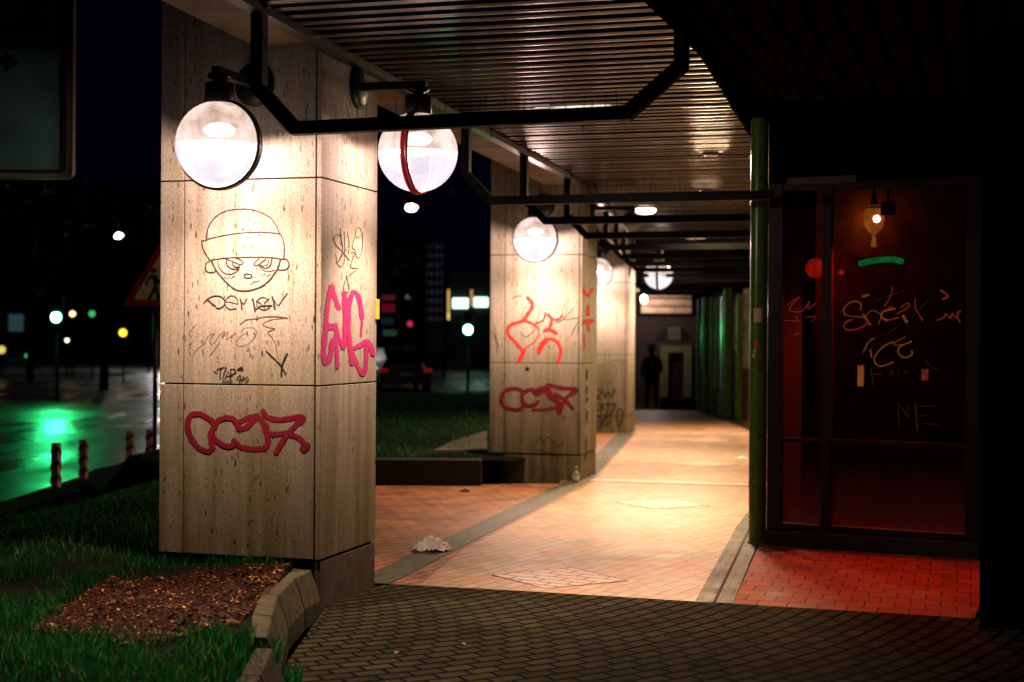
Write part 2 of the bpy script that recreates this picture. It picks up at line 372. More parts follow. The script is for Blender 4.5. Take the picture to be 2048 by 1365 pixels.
# corridor paving and its bands
sheet('paving', [(-1.9, 8.6), (Lp[1].x, 8.55), (1.15, 8.2), (2.0, 11.5), (2.9, 14.8), (4.2, 22.5), (4.35, 26.5), (4.1, 30.5), (1.2, 30.5), (0.5, 15.0), (-1.9, 14.75)], 0, PAV_ORANGE)
sheet('grey_paving', [(-1.02, 3), (6, 2), (6, 7.5), (2.47, 7.87), (1.22, 8.26), (.1, 8.62), (-.80, 8.86), (-1.02, 8.86), (-1.02, 8.1)], .004, PAV_GREY)
sheet('red_paving', [(1.255, 8.25), (2.49, 7.86), (3.3, 9.95), (1.88, 10.7), (1.83, 10.75)], .0045, PAV_RED)
sheet('peach_paving', [(-.55, 8.80), (.1, 8.60), (1.07, 8.26), (1.78, 11.5), (2.62, 14.9), (3.82, 22.5), (3.9, 30), (2.5, 30), (1.95, 23), (.86, 15.2), (-.35, 10.2)], .0025, PAV_PEACH)
def band(name, line, w0, w1, z, m):
    mb = MB()
    for a, b in zip(line[:-1], line[1:]):
        d = (b-a).normalized(); n = Vector((d.y, -d.x)); mb.poly([(*(a+n*w0), z), (*(a+n*w1), z), (*(b+n*w1), z), (*(b+n*w0), z)])
    return struct(mb.build(name, m))
p0 = Lp[1].lerp(Lp[2], .11); ln = [p0, Lp[2], Lp[3], Lp[4]]
band('pillar_band', ln, -.14, .10, .004, PAV_GREEN)
rb = [Vector((1.06, 8.30)), Vector((1.80, 11.6)), Vector((2.62, 14.9)), Vector((3.85, 22.5)), Vector((4.0, 30))]
band('shop_band', rb, -.015, .085, .0042, PAV_GREEN); band('shop_band_inner', rb, .105, .20, .0055, PAV_GREEN)
band('band_gap', rb, .085, .105, .0046, JOINT)
for cxx, cyy, r_ in ((.30, 9.10, .42), (1.36, 13.2, .42), (2.28, 17.4, .42), (2.85, 21.4, .42)):
    a = R(-13); q = [(cxx+r_*math.cos(a+k*math.pi/2), cyy+r_*math.sin(a+k*math.pi/2)) for k in range(4)]
    if cyy < 10: q = [p if p[1] > 8.72 else (p[0], 8.72) for p in q]
    sheet('diamond_paving', q, .0052, PAV_PALE)
    cc = Vector((cxx, cyy)); sheet('diamond_joint', [tuple(cc+(Vector(p)-cc)*1.045) if Vector(p).y > 8.73 else tuple(cc+(Vector(p)-cc)*1.0) for p in q], .0044, JOINT)
for s_ in (2.02, 3.02):
    a = pl(Lp, s_); b = pl(Rp, s_); d = (b-a).normalized(); n = Vector((-d.y, d.x))
    sheet('cross_band', [tuple(a+d*.1-n*.15), tuple(b-n*.15), tuple(b+n*.15), tuple(a+d*.1+n*.15)], .006, PAV_PALE)
    for k in (-.18, .15): sheet('cross_band_joint', [tuple(a+d*.1+n*k), tuple(b+n*k), tuple(b+n*(k+.03)), tuple(a+d*.1+n*(k+.03))], .0065, PAV_GREEN)
# lower court beyond the end of the arcade
sheet('court_paving', [(0, 30.5), (8, 30.5), (8, 46), (0, 46)], -.33, PAV_GREY)
sheet('dark_paving', [(1.2, 30.4), (6, 30.4), (6, 30.55), (1.2, 30.55)], .002, DARKW, .34)

# kerb of the raised bed: separate concrete blocks
mb_pts = [((-1.20, 8.02), (-1.085, 7.98)), ((-1.222, 7.72), (-1.133, 7.69)), ((-1.23, 7.22), (-1.142, 7.19)), ((-1.18, 6.70), (-1.087, 6.66)), ((-1.105, 6.19), (-1.026, 6.17)), ((-1.06, 6.10), (-.985, 6.08)), ((-1.03, 5.6), (-.955, 5.6)), ((-1.03, 5.1), (-.955, 5.1))]
kerbs = [(0, 1), (1, 2), (2, 3), (3, 4), (5, 6), (6, 7)]
knames = ['short concrete kerb block butted against the first pillar', 'concrete kerb block second from the first pillar', 'concrete kerb block in the middle of the curved bed edge', 'long concrete kerb block just before the gap in the bed edge', 'low concrete kerb block half buried in grass after the gap', 'concrete kerb block nearest the camera at the picture bottom']
for kn, (i, j) in zip(knames, kerbs):
    (a0, b0), (a1, b1) = mb_pts[i], mb_pts[j]; top = .225 if i < 4 else .20; g_ = .006
    def lp(p, q, t): return (p[0]+(q[0]-p[0])*t, p[1]+(q[1]-p[1])*t)
    ia, oa, ib, ob = lp(a0, a1, g_*2), lp(b0, b1, g_*2), lp(a0, a1, 1-g_*2), lp(b0, b1, 1-g_*2)
    mb = MB(); o1 = (oa[0]+.055, oa[1]); o2 = (ob[0]+.055, ob[1])
    V = [(*ia, top), (*oa, top), (*o1, .06), (*o1, -.05), (*ia, -.05)]; W = [(*ib, top), (*ob, top), (*o2, .06), (*o2, -.05), (*ib, -.05)]
    mb.v = V+W
    mb.f = [(4, 3, 2, 1, 0), (5, 6, 7, 8, 9)]+[(k, (k+1) % 5, (k+1) % 5+5, k+5) for k in range(5)]; mb.sm = [False]*7
    tag(mb.build('kerb_block', CONC, bevel=.006), kn, 'kerb block', 'kerb blocks edging the raised bed')
# low planter wall behind the orange path
mb = MB(); mb.box((-2.3, 14.72, -.1), (-.30, 14.95, .26))
tag(mb.build('planter_wall', plain('planter_dark', (.010, .008, .007), .9), bevel=.01), 'low dark planter wall edging the lawn left of the second pillar', 'planter wall')
mb = MB(); a, b = pl(Lp, 2.12), pl(Lp, 2.98); d = (b-a).normalized(); n = Vector((-d.y, d.x))*.55
mb.prism([tuple(a+n), tuple(b+n), tuple(b+n*1.3), tuple(a+n*1.3)], -.1, .26)
tag(mb.build('planter_wall', MATS['planter_dark'], bevel=.01), 'low dark planter wall running from second to third pillar', 'planter wall')
# paved slab sloping on the far lawn
q = [gnd(868, 905, .25), gnd(974, 905, .25), gnd(974, 862, .27), gnd(900, 885, .27)]
mb = MB(); mb.prism([(p.x, p.y) for p in q], .2, .275); tag(mb.build('stone_slab', plain('slab_brown', (.055, .045, .025), .9, var=.4)), 'flat brownish paved slab on lawn beside the second pillar', 'slab')

# grass, mulch, litter
def grass(name, label, regions):
    mb = MB(); V = []; Fc = []
    for (n, fx, h0, h1, wd) in regions:
        for _ in range(n):
            p = fx()
            if p is None: continue
            x, y, z = p; h = random.uniform(h0, h1); a = random.uniform(0, 6.28); la = random.uniform(0, 6.28); le = h*random.uniform(.1, .8)
            dx, dy = math.cos(a)*wd, math.sin(a)*wd; k = len(V)
            mx_, my_ = math.cos(la)*le, math.sin(la)*le
            V += [(x-dx, y-dy, z), (x+dx, y+dy, z), (x+dx*.7+mx_*.35, y+dy*.7+my_*.35, z+h*.6), (x-dx*.7+mx_*.35, y-dy*.7+my_*.35, z+h*.6), (x+mx_, y+my_, z+h)]
            Fc += [(k, k+1, k+2, k+3), (k+3, k+2, k+4)]
    me = bpy.data.meshes.new(name); me.from_pydata(V, [], Fc); me.materials.append(GRASSM); me.update()
    o = bpy.data.objects.new(name, me); COL.objects.link(o); return tag(o, label, 'grass', kind='stuff')
def mulch_edge(x):                      # depth range of the bare mulch patch at this x
    if x < -2.12: return 7.0, 7.0
    near = 6.42+.10*math.sin(x*5)+.06*math.sin(x*13)+(.35*max(0, -1.9-x)); far = 7.98 if x > -2.0 else 7.98+(x+2.0)*2.6
    if -2.05 < x < -1.75: far -= .25
    return near, far
def near_grass():
    x = random.uniform(-3.4, -1.0); y = random.uniform(4.4, 8.4)
    inner = -1.23 if y > 6.3 else -1.08
    if x > inner or x < -.36*y-.15: return None
    a, b = mulch_edge(x)
    if a+random.uniform(-.08, .06) < y < b+random.uniform(-.1, .1) and random.random() > .02: return None
    c = math.sin(x*7+y*3)*math.sin(y*5-x*2)
    if random.random() < .35+.45*c+(.4 if y > 7.2 and x < -1.7 else 0): return None
    return (x, y, lawn_h(x, y)-.01)
def gap_grass():
    y = random.uniform(4.8, 6.35); x = random.uniform(-1.1, -.90); return (x, y, .0 if x > -.97 else .12)
def mid_grass():
    y = random.uniform(8.3, 17); x = random.uniform(-.36*y, -.23*y)
    return (x, y, lawn_h(x, y)-.01) if x > -5.2 else None
def far_grass():
    y = random.uniform(15, 28); x = random.uniform(-.1*y, pl(Lp, s_at_depth(y)).x-.6)
    return (x, y, .23)
grass('grass', 'uneven green grass around the pillar bed and lawns', [(90000, near_grass, .02, .085, .0022), (2500, gap_grass, .04, .12, .003), (9000, mid_grass, .02, .07, .004), (5000, far_grass, .03, .09, .005)])
mb = MB(); N = 30
for j in range(N+1):
    for i in range(N+1):
        x = -2.18+(2.18-1.2)*i/N; a, b = mulch_edge(x); y = a+(b-a)*j/N
        mb.v.append((x, y, lawn_h(x, y)+.008+.006*math.sin(x*31+y*17)))
for j in range(N):
    for i in range(N): k = j*(N+1)+i; mb.f.append((k, k+1, k+N+2, k+N+1)); mb.sm.append(True)
struct(mb.build('mulch_ground', MULCH))
mb = MB()
for _ in range(5200):
    x = random.uniform(-2.2, -1.2); a, b = mulch_edge(x); y = random.uniform(a-.1, b+.05); s_ = random.uniform(.004, .014)*(1.8 if random.random() < .06 else 1)
    if x > -1.5: s_ *= 1.25
    z = lawn_h(x, y)+.014; an = random.uniform(0, 6.28); t1 = random.uniform(-.5, .5)*s_; c_, s2 = math.cos(an)*s_, math.sin(an)*s_
    mb.poly([(x-c_, y-s2, z), (x+s2*.5, y-c_*.5, z+abs(t1)), (x+c_, y+s2, z+t1+.004), (x-s2*.5, y+c_*.5, z+.002)])
tag(mb.build('leaf_litter', LEAFM), 'brown leaf litter and bark chips in front of the first pillar', 'leaf litter', kind='stuff')

# ------------------------------------------------------------------ pillars
def pillar(label, loc, ang, W, D, recess, grafs=None):
    t = empty('stone_pillar', label, 'pillar', (loc[0], loc[1], 0), -ang, 'travertine clad pillars along the arcade')
    g_ = .0085
    MB().box((-W+.02, .02, -.05), (-.02, D-.02, 4.3)).build('core', JOINT, t)
    zs = [.273, 1.225, 2.363, 3.9]
    for z0, z1 in zip(zs[:-1], zs[1:]):
        for x0, x1 in ((-W, -.833), (-.833, -.033)):
            MB().box((x0+(g_/2 if x0 > -W else 0), 0, z0+g_/2), (x1-g_/2, .03, z1-g_/2)).build('stone_panel', STONE, t, .002)
        MB().box((-.033+g_/2, 0, z0+g_/2), (0, D, z1-g_/2)).build('stone_panel', STONE, t, .002)      # inner side slab, edge on at the corner
        MB().box((-W, .03+g_, z0+g_/2), (-W+.03, D, z1-g_/2)).build('stone_panel', STONE, t, .002)
        MB().box((-W+.03+g_, D-.03, z0+g_/2), (-.033-g_/2, D, z1-g_/2)).build('stone_panel', STONE, t, .002)
    if recess: MB().box((-W+.06, .08, -.05), (-.04, D-.03, .262)).build('plinth', PLINTH, t); MB().box((-.038, .012, -.05), (-.002, D, .262)).build('plinth_slab', PLINTH, t, .003)
    else: MB().box((-.833, .004, -.05), (-.004, D, .265)).build('plinth', STONE, t, .003)
    return t
D1 = pillar('nearest travertine pillar with cartoon face in a beanie drawn on it', (Lp[1].x, Lp[1].y), R(16), .98, .83, True)
D2 = pillar('second travertine pillar with red heart shaped scrawl above a crimson tag', (Lp[2].x, Lp[2].y), R(13.8), .99, .85, False)
D3 = pillar('farthest travertine pillar with faded green and black tags', (Lp[3].x, Lp[3].y), R(12.5), .98, .85, False)
bpy.context.view_layer.update()
def faces(t, D):
    M = t.matrix_world.copy(); o = M @ Vector((0, 0, 0)); return Face(o, M.to_3x3() @ Vector((1, 0, 0)), M), Face(o, M.to_3x3() @ Vector((0, 1, 0)), M)
F1, S1 = faces(D1, .83); S1.n = S1.n if S1.n.x > 0 else -S1.n
F2, S2 = faces(D2, .85); S2.n = S2.n if S2.n.x > 0 else -S2.n
F3, S3 = faces(D3, .85)
# cartoon face in a beanie
F1.strokes('cartoon_drawing', P_INK, [
 [(420,570),(425,480),(450,400),(520,310),(620,250),(740,225),(860,220),(960,235),(1060,270),(1150,325),(1190,380),(1225,440),(1245,495)],
 [(370,585),(480,550),(620,520),(780,495),(950,485),(1100,485),(1200,495),(1262,505)],
 [(362,575),(368,640),(385,690),(420,750),(455,800)], [(1262,505),(1285,570),(1300,650),(1300,720),(1295,775)],
 [(450,805),(560,785),(700,772),(850,768),(1000,766),(1150,770),(1250,785),(1310,790)],
 (17,[(475,815),(520,905),(580,985),(650,1060),(720,1120),(780,1145),(860,1150),(950,1135),(1050,1095),(1130,1030),(1190,950),(1235,870),(1255,795)]),
 [(450,815),(415,835),(405,870),(410,910),(435,935),(480,940),(515,930)], [(1310,785),(1345,815),(1355,855),(1335,895),(1290,912),(1250,910),(1225,895)],
 (10,[(545,800),(550,850),(580,910),(630,950),(690,960),(750,935),(785,900),(795,855)]), [(640,790),(645,840),(680,885),(740,905),(780,895)],
 [(715,825),(720,860),(745,878),(785,875)], [(650,790),(720,820),(800,850),(835,830),(810,800),(760,780)],
 [(1010,785),(975,815),(955,850),(970,862),(1005,855),(1050,820),(1090,790)], (9,[(1005,860),(1040,900),(1090,925),(1140,928),(1190,910)]),
 [(1040,860),(1075,890),(1120,880),(1150,840),(1160,785)], (10,[(1075,860),(1110,850),(1120,810),(1110,785)]), (28,[(1020,855),(1060,878)]),
 [(890,955),(925,968),(935,985),(915,1000),(880,1005),(850,995),(842,975),(860,960),(890,955)],
 (7,[(920,1085),(945,1055),(975,1040),(1010,1035)]), (7,[(965,1040),(970,1060)]), (24,[(830,450)])], 340, 380, 5.6875, 14, D1, 'black line drawing of a frowning boy in a beanie')
F1.strokes('cartoon_drawing', P_INK, [[(625,990),(655,1015),(680,985),(700,1010),(735,975)], [(1035,955),(1050,985),(1075,955),(1100,985),(1145,960)]], 340, 380, 5.6875, 7, D1, 'zigzag cheek marks of the cartoon face', smooth=False)
F1.strokes('graffiti_tag', P_INK, [
 (14,[(300,285),(350,235),(410,205),(480,200),(535,225),(560,275),(540,325),(490,352),(450,345)]), (22,[(350,255),(400,300),(440,325)]),
 (12,[(575,275),(640,280),(715,300),(715,250),(680,210),(630,200),(580,235),(560,290),(580,340),(630,368),(700,355)]),
 (20,[(750,240),(762,300),(770,360)]), (14,[(745,240),(790,300),(830,235)]), (22,[(905,240),(920,320),(930,380)]), [(890,250),(915,235)], [(930,380),(970,345)],
 [(1100,270),(1060,225),(1010,220),(965,255),(955,310),(985,350),(1050,372),(1110,345)], [(945,260),(1010,300)], [(1100,230),(1050,290)], (16,[(985,330),(1050,320),(1140,320)]),
 (24,[(1145,210),(1165,280),(1175,355)]), (14,[(1150,220),(1215,320),(1270,250),(1330,170)])], 360, 560, 6.2036, 12, D1, 'black marker tag reading DEMEN under the cartoon face', smooth=True)
F1.strokes('graffiti_tag', P_THIN, [
 (13,[(745,555),(790,520),(830,495),(950,480),(1050,460),(1180,455),(1330,470)]), (9,[(1330,478),(1200,485),(1090,510),(1030,550),(1080,585),(1180,608),(1110,635),(1090,665),(1140,710),(1180,790),(1205,900),(1230,1010),(1255,1060)]),
 [(155,1020),(165,940),(220,860),(310,780),(350,700),(430,660),(370,740),(385,800),(440,770),(480,700),(530,650),(560,640),(520,720),(600,640),(580,740),(690,650),(640,720),(650,770)],
 [(200,560),(150,610),(120,680),(150,710)], [(150,770),(115,850),(115,900),(140,925)], [(370,940),(430,870),(500,760)],
 [(760,640),(800,600),(900,590),(950,640),(920,720),(850,790),(760,818),(705,800),(710,750),(760,690),(820,660)]], 360, 560, 6.2036, 6, D1, 'thin faint scrawl and long curling line')
F1.strokes('graffiti_arrow', P_BLK, [[(1070,885),(1150,960),(1255,1070),(1310,1165)], (20,[(1330,915),(1290,1000),(1265,1070),(1258,1190)])], 360, 560, 6.2036, 17, D1, 'black arrow pointing down')
F1.strokes('graffiti_tag', P_BLK, [[(430,1135),(460,1165),(465,1110),(520,1095),(580,1080),(545,1170),(530,1255),(650,1258)], [(510,1100),(500,1160),(500,1220)], [(560,1230),(600,1130),(625,1230)], [(575,1200),(650,1195)],
 [(630,1110),(630,1225)], [(630,1110),(680,1110),(700,1150),(640,1180)], (34,[(725,1115),(765,1095)]), (16,[(765,1080),(760,1130)]), (16,[(740,1100),(785,1112)]),
 (12,[(745,1180),(700,1240),(770,1238)]), (12,[(755,1190),(740,1275)]), (12,[(790,1200),(765,1270)]), (11,[(770,1235),(840,1200),(855,1240),(820,1275),(790,1250),(835,1225)])], 360, 560, 6.2036, 15, D1, 'small black marker tag reading TAP 40', smooth=False)
F1.strokes('graffiti_tag', P_CRIM, [
 [(318,500),(290,515),(240,490),(200,430),(190,380),(205,335),(250,325),(300,350),(328,385),(308,420),(312,470),(316,495)],
 [(310,460),(320,400),(345,360),(380,346),(415,348),(440,375),(448,400)], [(318,440),(350,472),(400,490),(425,478),(425,460)],
 [(450,368),(500,345),(545,335),(520,360),(490,392),(450,402)], [(540,335),(570,370),(590,430),(597,475),(575,498),(520,502),(460,492),(440,475)],
 [(572,312),(590,340),(650,355),(720,345),(765,338)], (34,[(768,350),(755,362)]), [(760,360),(720,400),(680,450),(637,520)], [(585,380),(600,425),(680,425),(750,445),(785,485)], (34,[(790,488),(778,500)])],
 300, 700, 2.527, 22, D1, 'large crimson spray tag reading CC97')
S1.strokes('graffiti_tag', P_MAG, [
 (30,[(155,775),(120,680),(95,590),(75,660),(55,800),(48,930)]), (46,[(50,930),(98,928)]), (36,[(48,940),(30,1080),(25,1180),(50,1225),(85,1160),(105,1040)]),
 (26,[(130,910),(135,1080),(142,1260)]), (24,[(130,920),(160,1030),(190,1100)]), (34,[(190,1100),(206,1000),(208,800),(200,650)]),
 (30,[(345,850),(320,690),(280,640),(248,700),(232,850),(242,1050),(262,1230)]), (14,[(338,1000),(345,900),(345,850)]),
 (30,[(255,1120),(300,1230),(350,1320),(375,1250),(383,1060)]), (32,[(292,1100),(340,1075),(378,1050)]), (34,[(378,1050),(410,1070),(435,1150)])], 640, 430, 4.133, 30, D1, 'tall magenta spray tag reading EMG')
S1.strokes('graffiti_tag', P_INK, [
 (5,[(165,110),(175,200),(185,290),(150,390)]), (7,[(175,240),(170,185),(140,162),(115,195),(130,250),(180,300),(240,375)]), (7,[(150,390),(200,310),(238,250)]),
 [(130,330),(140,400),(170,430),(195,400),(203,280),(200,140)], [(225,140),(240,250),(230,330)], [(350,160),(310,190),(290,150),(315,100),(345,150),(350,230),(340,320),(310,360),(285,310),(255,315)],
 [(285,180),(265,270),(290,300),(250,430),(310,445),(220,520),(190,620),(215,640),(240,620),(215,500)]], 640, 430, 4.133, 5, D1, 'thin black looping signature above the magenta tag')
# pillar 2
F2.strokes('graffiti_tag', P_RED, [
 (8,[(205,180),(240,160),(290,150)]), (28,[(355,170),(395,220),(390,270),(350,330),(320,375)]), (24,[(330,385),(270,400),(200,425),(165,470),(175,520),(230,580),(300,660)]), (30,[(318,670),(300,710),(272,762)]),
 (18,[(330,385),(400,415),(450,450)]), (10,[(450,450),(460,510),(420,580),(350,630),(320,670)]), (14,[(430,410),(490,390),(515,350),(520,310)]),
 (22,[(545,330),(580,370),(565,440)]), (13,[(590,375),(640,370),(690,340)]), (28,[(515,480),(560,470),(620,500)]), (36,[(458,680),(480,620),(530,565)]), (24,[(530,565),(590,560),(640,600),(665,660),(660,710),(638,768)])], 980, 560, 4.705, 20, D2, 'bright red heart shaped scrawl')
F2.strokes('graffiti_scratches', P_THIN, [[(250,430),(300,340),(330,250),(345,270)], [(435,400),(460,320),(500,240)], [(290,490),(320,530),(370,520),(430,460)], [(660,260),(680,310),(620,410)], [(790,260),(690,370),(640,400)], [(830,390),(765,520)], [(620,385),(730,370),(830,360)], [(40,420),(60,560),(70,680)], [(20,480),(90,640)]], 980, 560, 4.705, 6, D2)
F2.strokes('graffiti_tag', P_CRIM, [
 [(310,1060),(270,1030),(210,1025),(140,1050),(105,1120),(120,1180),(190,1215),(270,1220),(310,1190),(300,1110),(310,1060)], [(320,1060),(370,1035),(430,1040),(520,1010)], [(310,1150),(350,1185),(420,1175),(450,1150)],
 [(410,1060),(440,1080),(520,1040)], (40,[(545,1005),(560,1090),(620,1140),(660,1180)]), [(540,990),(600,1000),(680,1022),(800,1025)], (44,[(790,1045),(800,1040)]), [(800,1060),(730,1100),(680,1170),(650,1255)], [(610,1080),(700,1130),(775,1210)], (22,[(400,1225),(460,1225),(540,1215),(640,1200)]), (44,[(655,1190),(650,1240)])], 980, 560, 4.705, 28, D2, 'crimson spray tag reading OC97')
F2.strokes('bolt_hole', P_BLK, [[(350,840)]], 980, 560, 4.705, 42, D2)
F2.strokes('graffiti_tag', P_THIN, [[(430,1530),(470,1480),(520,1560)], [(500,1520),(560,1480),(600,1570)], [(590,1500),(640,1560),(700,1520)], [(440,1600),(560,1620),(690,1640)]], 980, 560, 4.705, 10, D2, 'faint smudged black tag low down')
S2.strokes('graffiti_tag', P_RED, [[(880,100),(920,150),(960,90)], [(925,250),(922,330)], (30,[(885,395),(960,385)]), [(920,400),(930,470)], (12,[(885,520),(890,640)])], 980, 560, 4.705, 22, D2, 'drippy red paint marks on the shaded side')
S2.strokes('graffiti_tag', P_BLK, [[(912,850),(910,930)], [(912,1010),(908,1070)], [(912,1110),(912,1140)], [(912,1240),(912,1330)], [(905,1500),(905,1700)]], 980, 560, 4.705, 18, D2, 'row of black dashes down the shaded side')
# pillar 3
F3.strokes('graffiti_tag', P_GRN, [[(745,745),(725,700),(750,655),(800,650),(832,675),(820,715),(785,745)], [(785,650),(830,625),(880,650),(885,670)], (14,[(765,680)]), (14,[(795,678)]), [(760,730),(760,760),(810,750)], [(740,750),(730,790)]], 940, 500, 2.844, 7, D3, 'faded green outline of a smiling blob face')
F3.strokes('graffiti_tag', P_BLK, [[(712,790),(740,800),(735,830),(715,840),(740,850)], [(755,800),(768,840),(785,808),(802,840),(822,795)], [(715,880),(745,880),(740,915),(715,905)], [(760,915),(755,880),(785,885),(780,925)], [(790,880),(830,880),(800,930)], [(835,920),(855,905),(870,940),(850,1000),(835,970),(840,930)], [(715,940),(760,960),(800,940)], [(770,930),(760,990)], [(715,985),(745,975),(740,1010),(712,1020)], [(765,1000),(800,980)]], 940, 500, 2.844, 9, D3, 'stacked black tags of letters and 997 near the ground')
# yellow plate seen edge on at the back edge of the first pillar
MB().box((.001, .805, 1.60), (.012, .85, 1.72)).build('yellow_plate', plain('yellow_plastic', (.6, .42, .03), .5), D1, .002)

# ------------------------------------------------------------------ globe lamps
RG = .228
WARM = (1, .68, .58); WARM2 = (1, .68, .52)
def lamp_parts(t, lit=True, power=190, up_=False):
    """local frame: origin on the wall at the plate, -y away from the wall, z up (0 = plate centre)"""
    Rx = Matrix.Rotation(R(90), 4, 'X'); cz = -.385; fy = -.42 if not up_ else -.375
    MB().lathe([(0, 0), (.115, 0), (.115, .02), (.09, .035), (.03, .04), (0, .04)], 24, Matrix.Translation((0, 0, -.01)) @ Rx).build('wall_plate', BLACK, t)
    m = MB(); m.tube([(0, -.03, 0), (0, fy-.05, -.005)], .024, 4, square=True); m.build('arm', BLACK, t, .004)
    MB().lathe([(0, .0), (.06, .0), (.065, -.02), (.03, -.035), (.075, -.05), (.08, -.155), (.065, -.17), (0, -.17)], 20, Matrix.Translation((0, fy, -.015))).build('socket', BLACK, t)
    for s_ in (-1, 1):
        m = MB(); m.tube([(s_*.02, fy, -.14), (s_*.05, fy-.02, -.20)], .0015, 5); m.build('guy_wire', BLACK, t)
    if not lit: return
    C = Matrix.Translation((0, fy, cz))
    up = [(max(1e-4, RG*math.cos(a)), RG*math.sin(a)) for a in [R(90*k/10) for k in range(11)]]
    lo = [(max(1e-4, RG*math.cos(a)), RG*math.sin(a)) for a in [R(-90*k/10) for k in range(11)]]
    MB().lathe(up, 40, C).build('upper_glass', G_UP, t)
    MB().lathe(lo, 40, C).build('lower_glass', G_LOW, t)
    MB().lathe([(RG+.001, -.020), (RG+.012, -.020), (RG+.014, -.010), (RG+.004, 0), (RG+.014, .010), (RG+.012, .020), (RG+.001, .020), (RG-.004, .02), (RG-.004, -.02), (RG+.001, -.02)], 48, C @ Rx).build('ring_band', BLACK, t)
    MB().lathe([(1e-4, .022), (.17, .016), (RG-.014, .004), (RG-.014, .001), (.1, .002), (1e-4, .004)], 32, C).build('reflector', plain('reflector_white', (.75, .7, .66), .4) if 'reflector_white' not in MATS else MATS['reflector_white'], t)
    MB().lathe([(max(1e-4, .085*math.cos(a)), .075+.04*math.sin(a)) for a in [R(90-18*k) for k in range(11)]], 24, C).build('bulb', glow('bulb_glow', (1, .80, .70), 5) if 'bulb_glow' not in MATS else MATS['bulb_glow'], t)
    point('lamp_light', (0, fy, cz-.06), power*(.48 if up_ else .80), WARM, .045, t); point('lamp_beam', (0, fy, cz-.05), power*(5.0 if up_ else 4.9), WARM2, .05, t, 'SPOT', spot_size=R(96 if up_ else 140), spot_blend=1).rotation_euler = (0 if up_ else R(-9), 0, 0)
def lamp(label, t_pillar, along, side, lit=True, power=190, red=False):
    M = t_pillar.matrix_world; rz = t_pillar.rotation_euler.z
    if side: loc = M @ Vector((0, along, 2.935 if red else 2.885)); rz += R(90)
    else: loc = M @ Vector((-along, 0, 2.885))
    t = empty('globe_lamp', label, 'lamp', loc, rz, 'globe lamps on the pillars'); lamp_parts(t, lit, power, red)
    if red: [c for c in t.children if c.name.startswith('ring_band')][0].data.materials[0] = plain('ring_red', (.30, .01, .02), .4)  # red light on this ring is put into its colour
    return t
lamp('round globe lamp hanging before the front of the nearest pillar, beside the cartoon face', D1, .40, False)
lamp('round globe lamp with edge on ring hanging on inner side of nearest pillar', D1, .50, True, red=True)
lamp('round globe lamp on the front of the second pillar above the red scrawl', D2, .41, False)
lamp('empty lamp bracket without a globe on inner side of second pillar', D2, .50, True, lit=False)
lamp('round globe lamp on the front of the farthest pillar, half hidden by second pillar', D3, .41, False)
lamp('farthest lit globe lamp, crossed by dark rails beside the last pillar', D3, .50, True, power=150)

# ------------------------------------------------------------------ ceiling
roof = empty('arcade_roof', 'dark slatted metal ceiling with plaster soffit over the arcade', 'roof', (0, 8, CH)); roof['kind'] = 'structure'
roof.location = (0, 0, 0)
mb = MB(); tot = []; s_ = .0
while s_ < 4.0:
    i = min(int(s_), 3); seg = (Lp[i+1]-Lp[i]).length; ds = .155/seg; w_ = .105/seg
    a0, b0, a1, b1 = pl(Lp, s_), pl(Rp, s_), pl(Lp, min(4, s_+w_)), pl(Rp, min(4, s_+w_))
    if pl(Lp, s_).y < 23.5 or True:
        k = len(mb.v); j = random.uniform(-.004, .004); z = CH+.005+j
        am, bm = a0.lerp(a1, .5), b0.lerp(b1, .5)
        mb.v += [(*a0, z+.03), (*b0, z+.03), (*a0.lerp(a1, .15), z), (*b0.lerp(b1, .15), z), (*am, z-.004), (*bm, z-.004), (*a0.lerp(a1, .85), z), (*b0.lerp(b1, .85), z), (*a1, z+.03), (*b1, z+.03)]
        for q in range(4): mb.f.append((k+2*q, k+2*q+1, k+2*q+3, k+2*q+2)); mb.sm.append(False)
    s_ += ds
mb.build('ceiling_slats', SLAT, roof)
mb = MB()
for i in range(4): a, b, c, d = Lp[i], Rp[i], Rp[i+1], Lp[i+1]; mb.poly([(*a, CH+.05), (*b, CH+.05), (*c, CH+.05), (*d, CH+.05)])
mb.prism([(-2.3, 3), (6.5, 3), (6.5, 12), (5, 31), (1.5, 31), (.3, 15.2), (-1.4, 8)], CH+.16, CH+.9)
mb.build('ceiling_deck', DARKW, roof)
mb = MB()
for i in range(4):
    a, b = Lp[i], Lp[i+1]; d = (b-a).normalized(); n = Vector((-d.y, d.x)); e = .0 if i < 3 else 0
    mb.poly([(*a, CH), (*(a+n*.37), CH), (*(b+n*.37), CH), (*b, CH)]); mb.poly([(*(a+n*.37), CH), (*(a+n*.37), CH+1), (*(b+n*.37), CH+1), (*(b+n*.37), CH)])
mb.build('soffit', SOFFIT, roof)
mb = MB()
for i in range(4):
    a, b = Lp[i], Lp[i+1]; d = (b-a).normalized(); n = Vector((-d.y, d.x))
    mb.prism([tuple(a-n*.012), tuple(b-n*.012), tuple(b-n*.085), tuple(a-n*.085)], CH-.045, CH+.04)
mb.build('edge_channel', BLACK, roof)
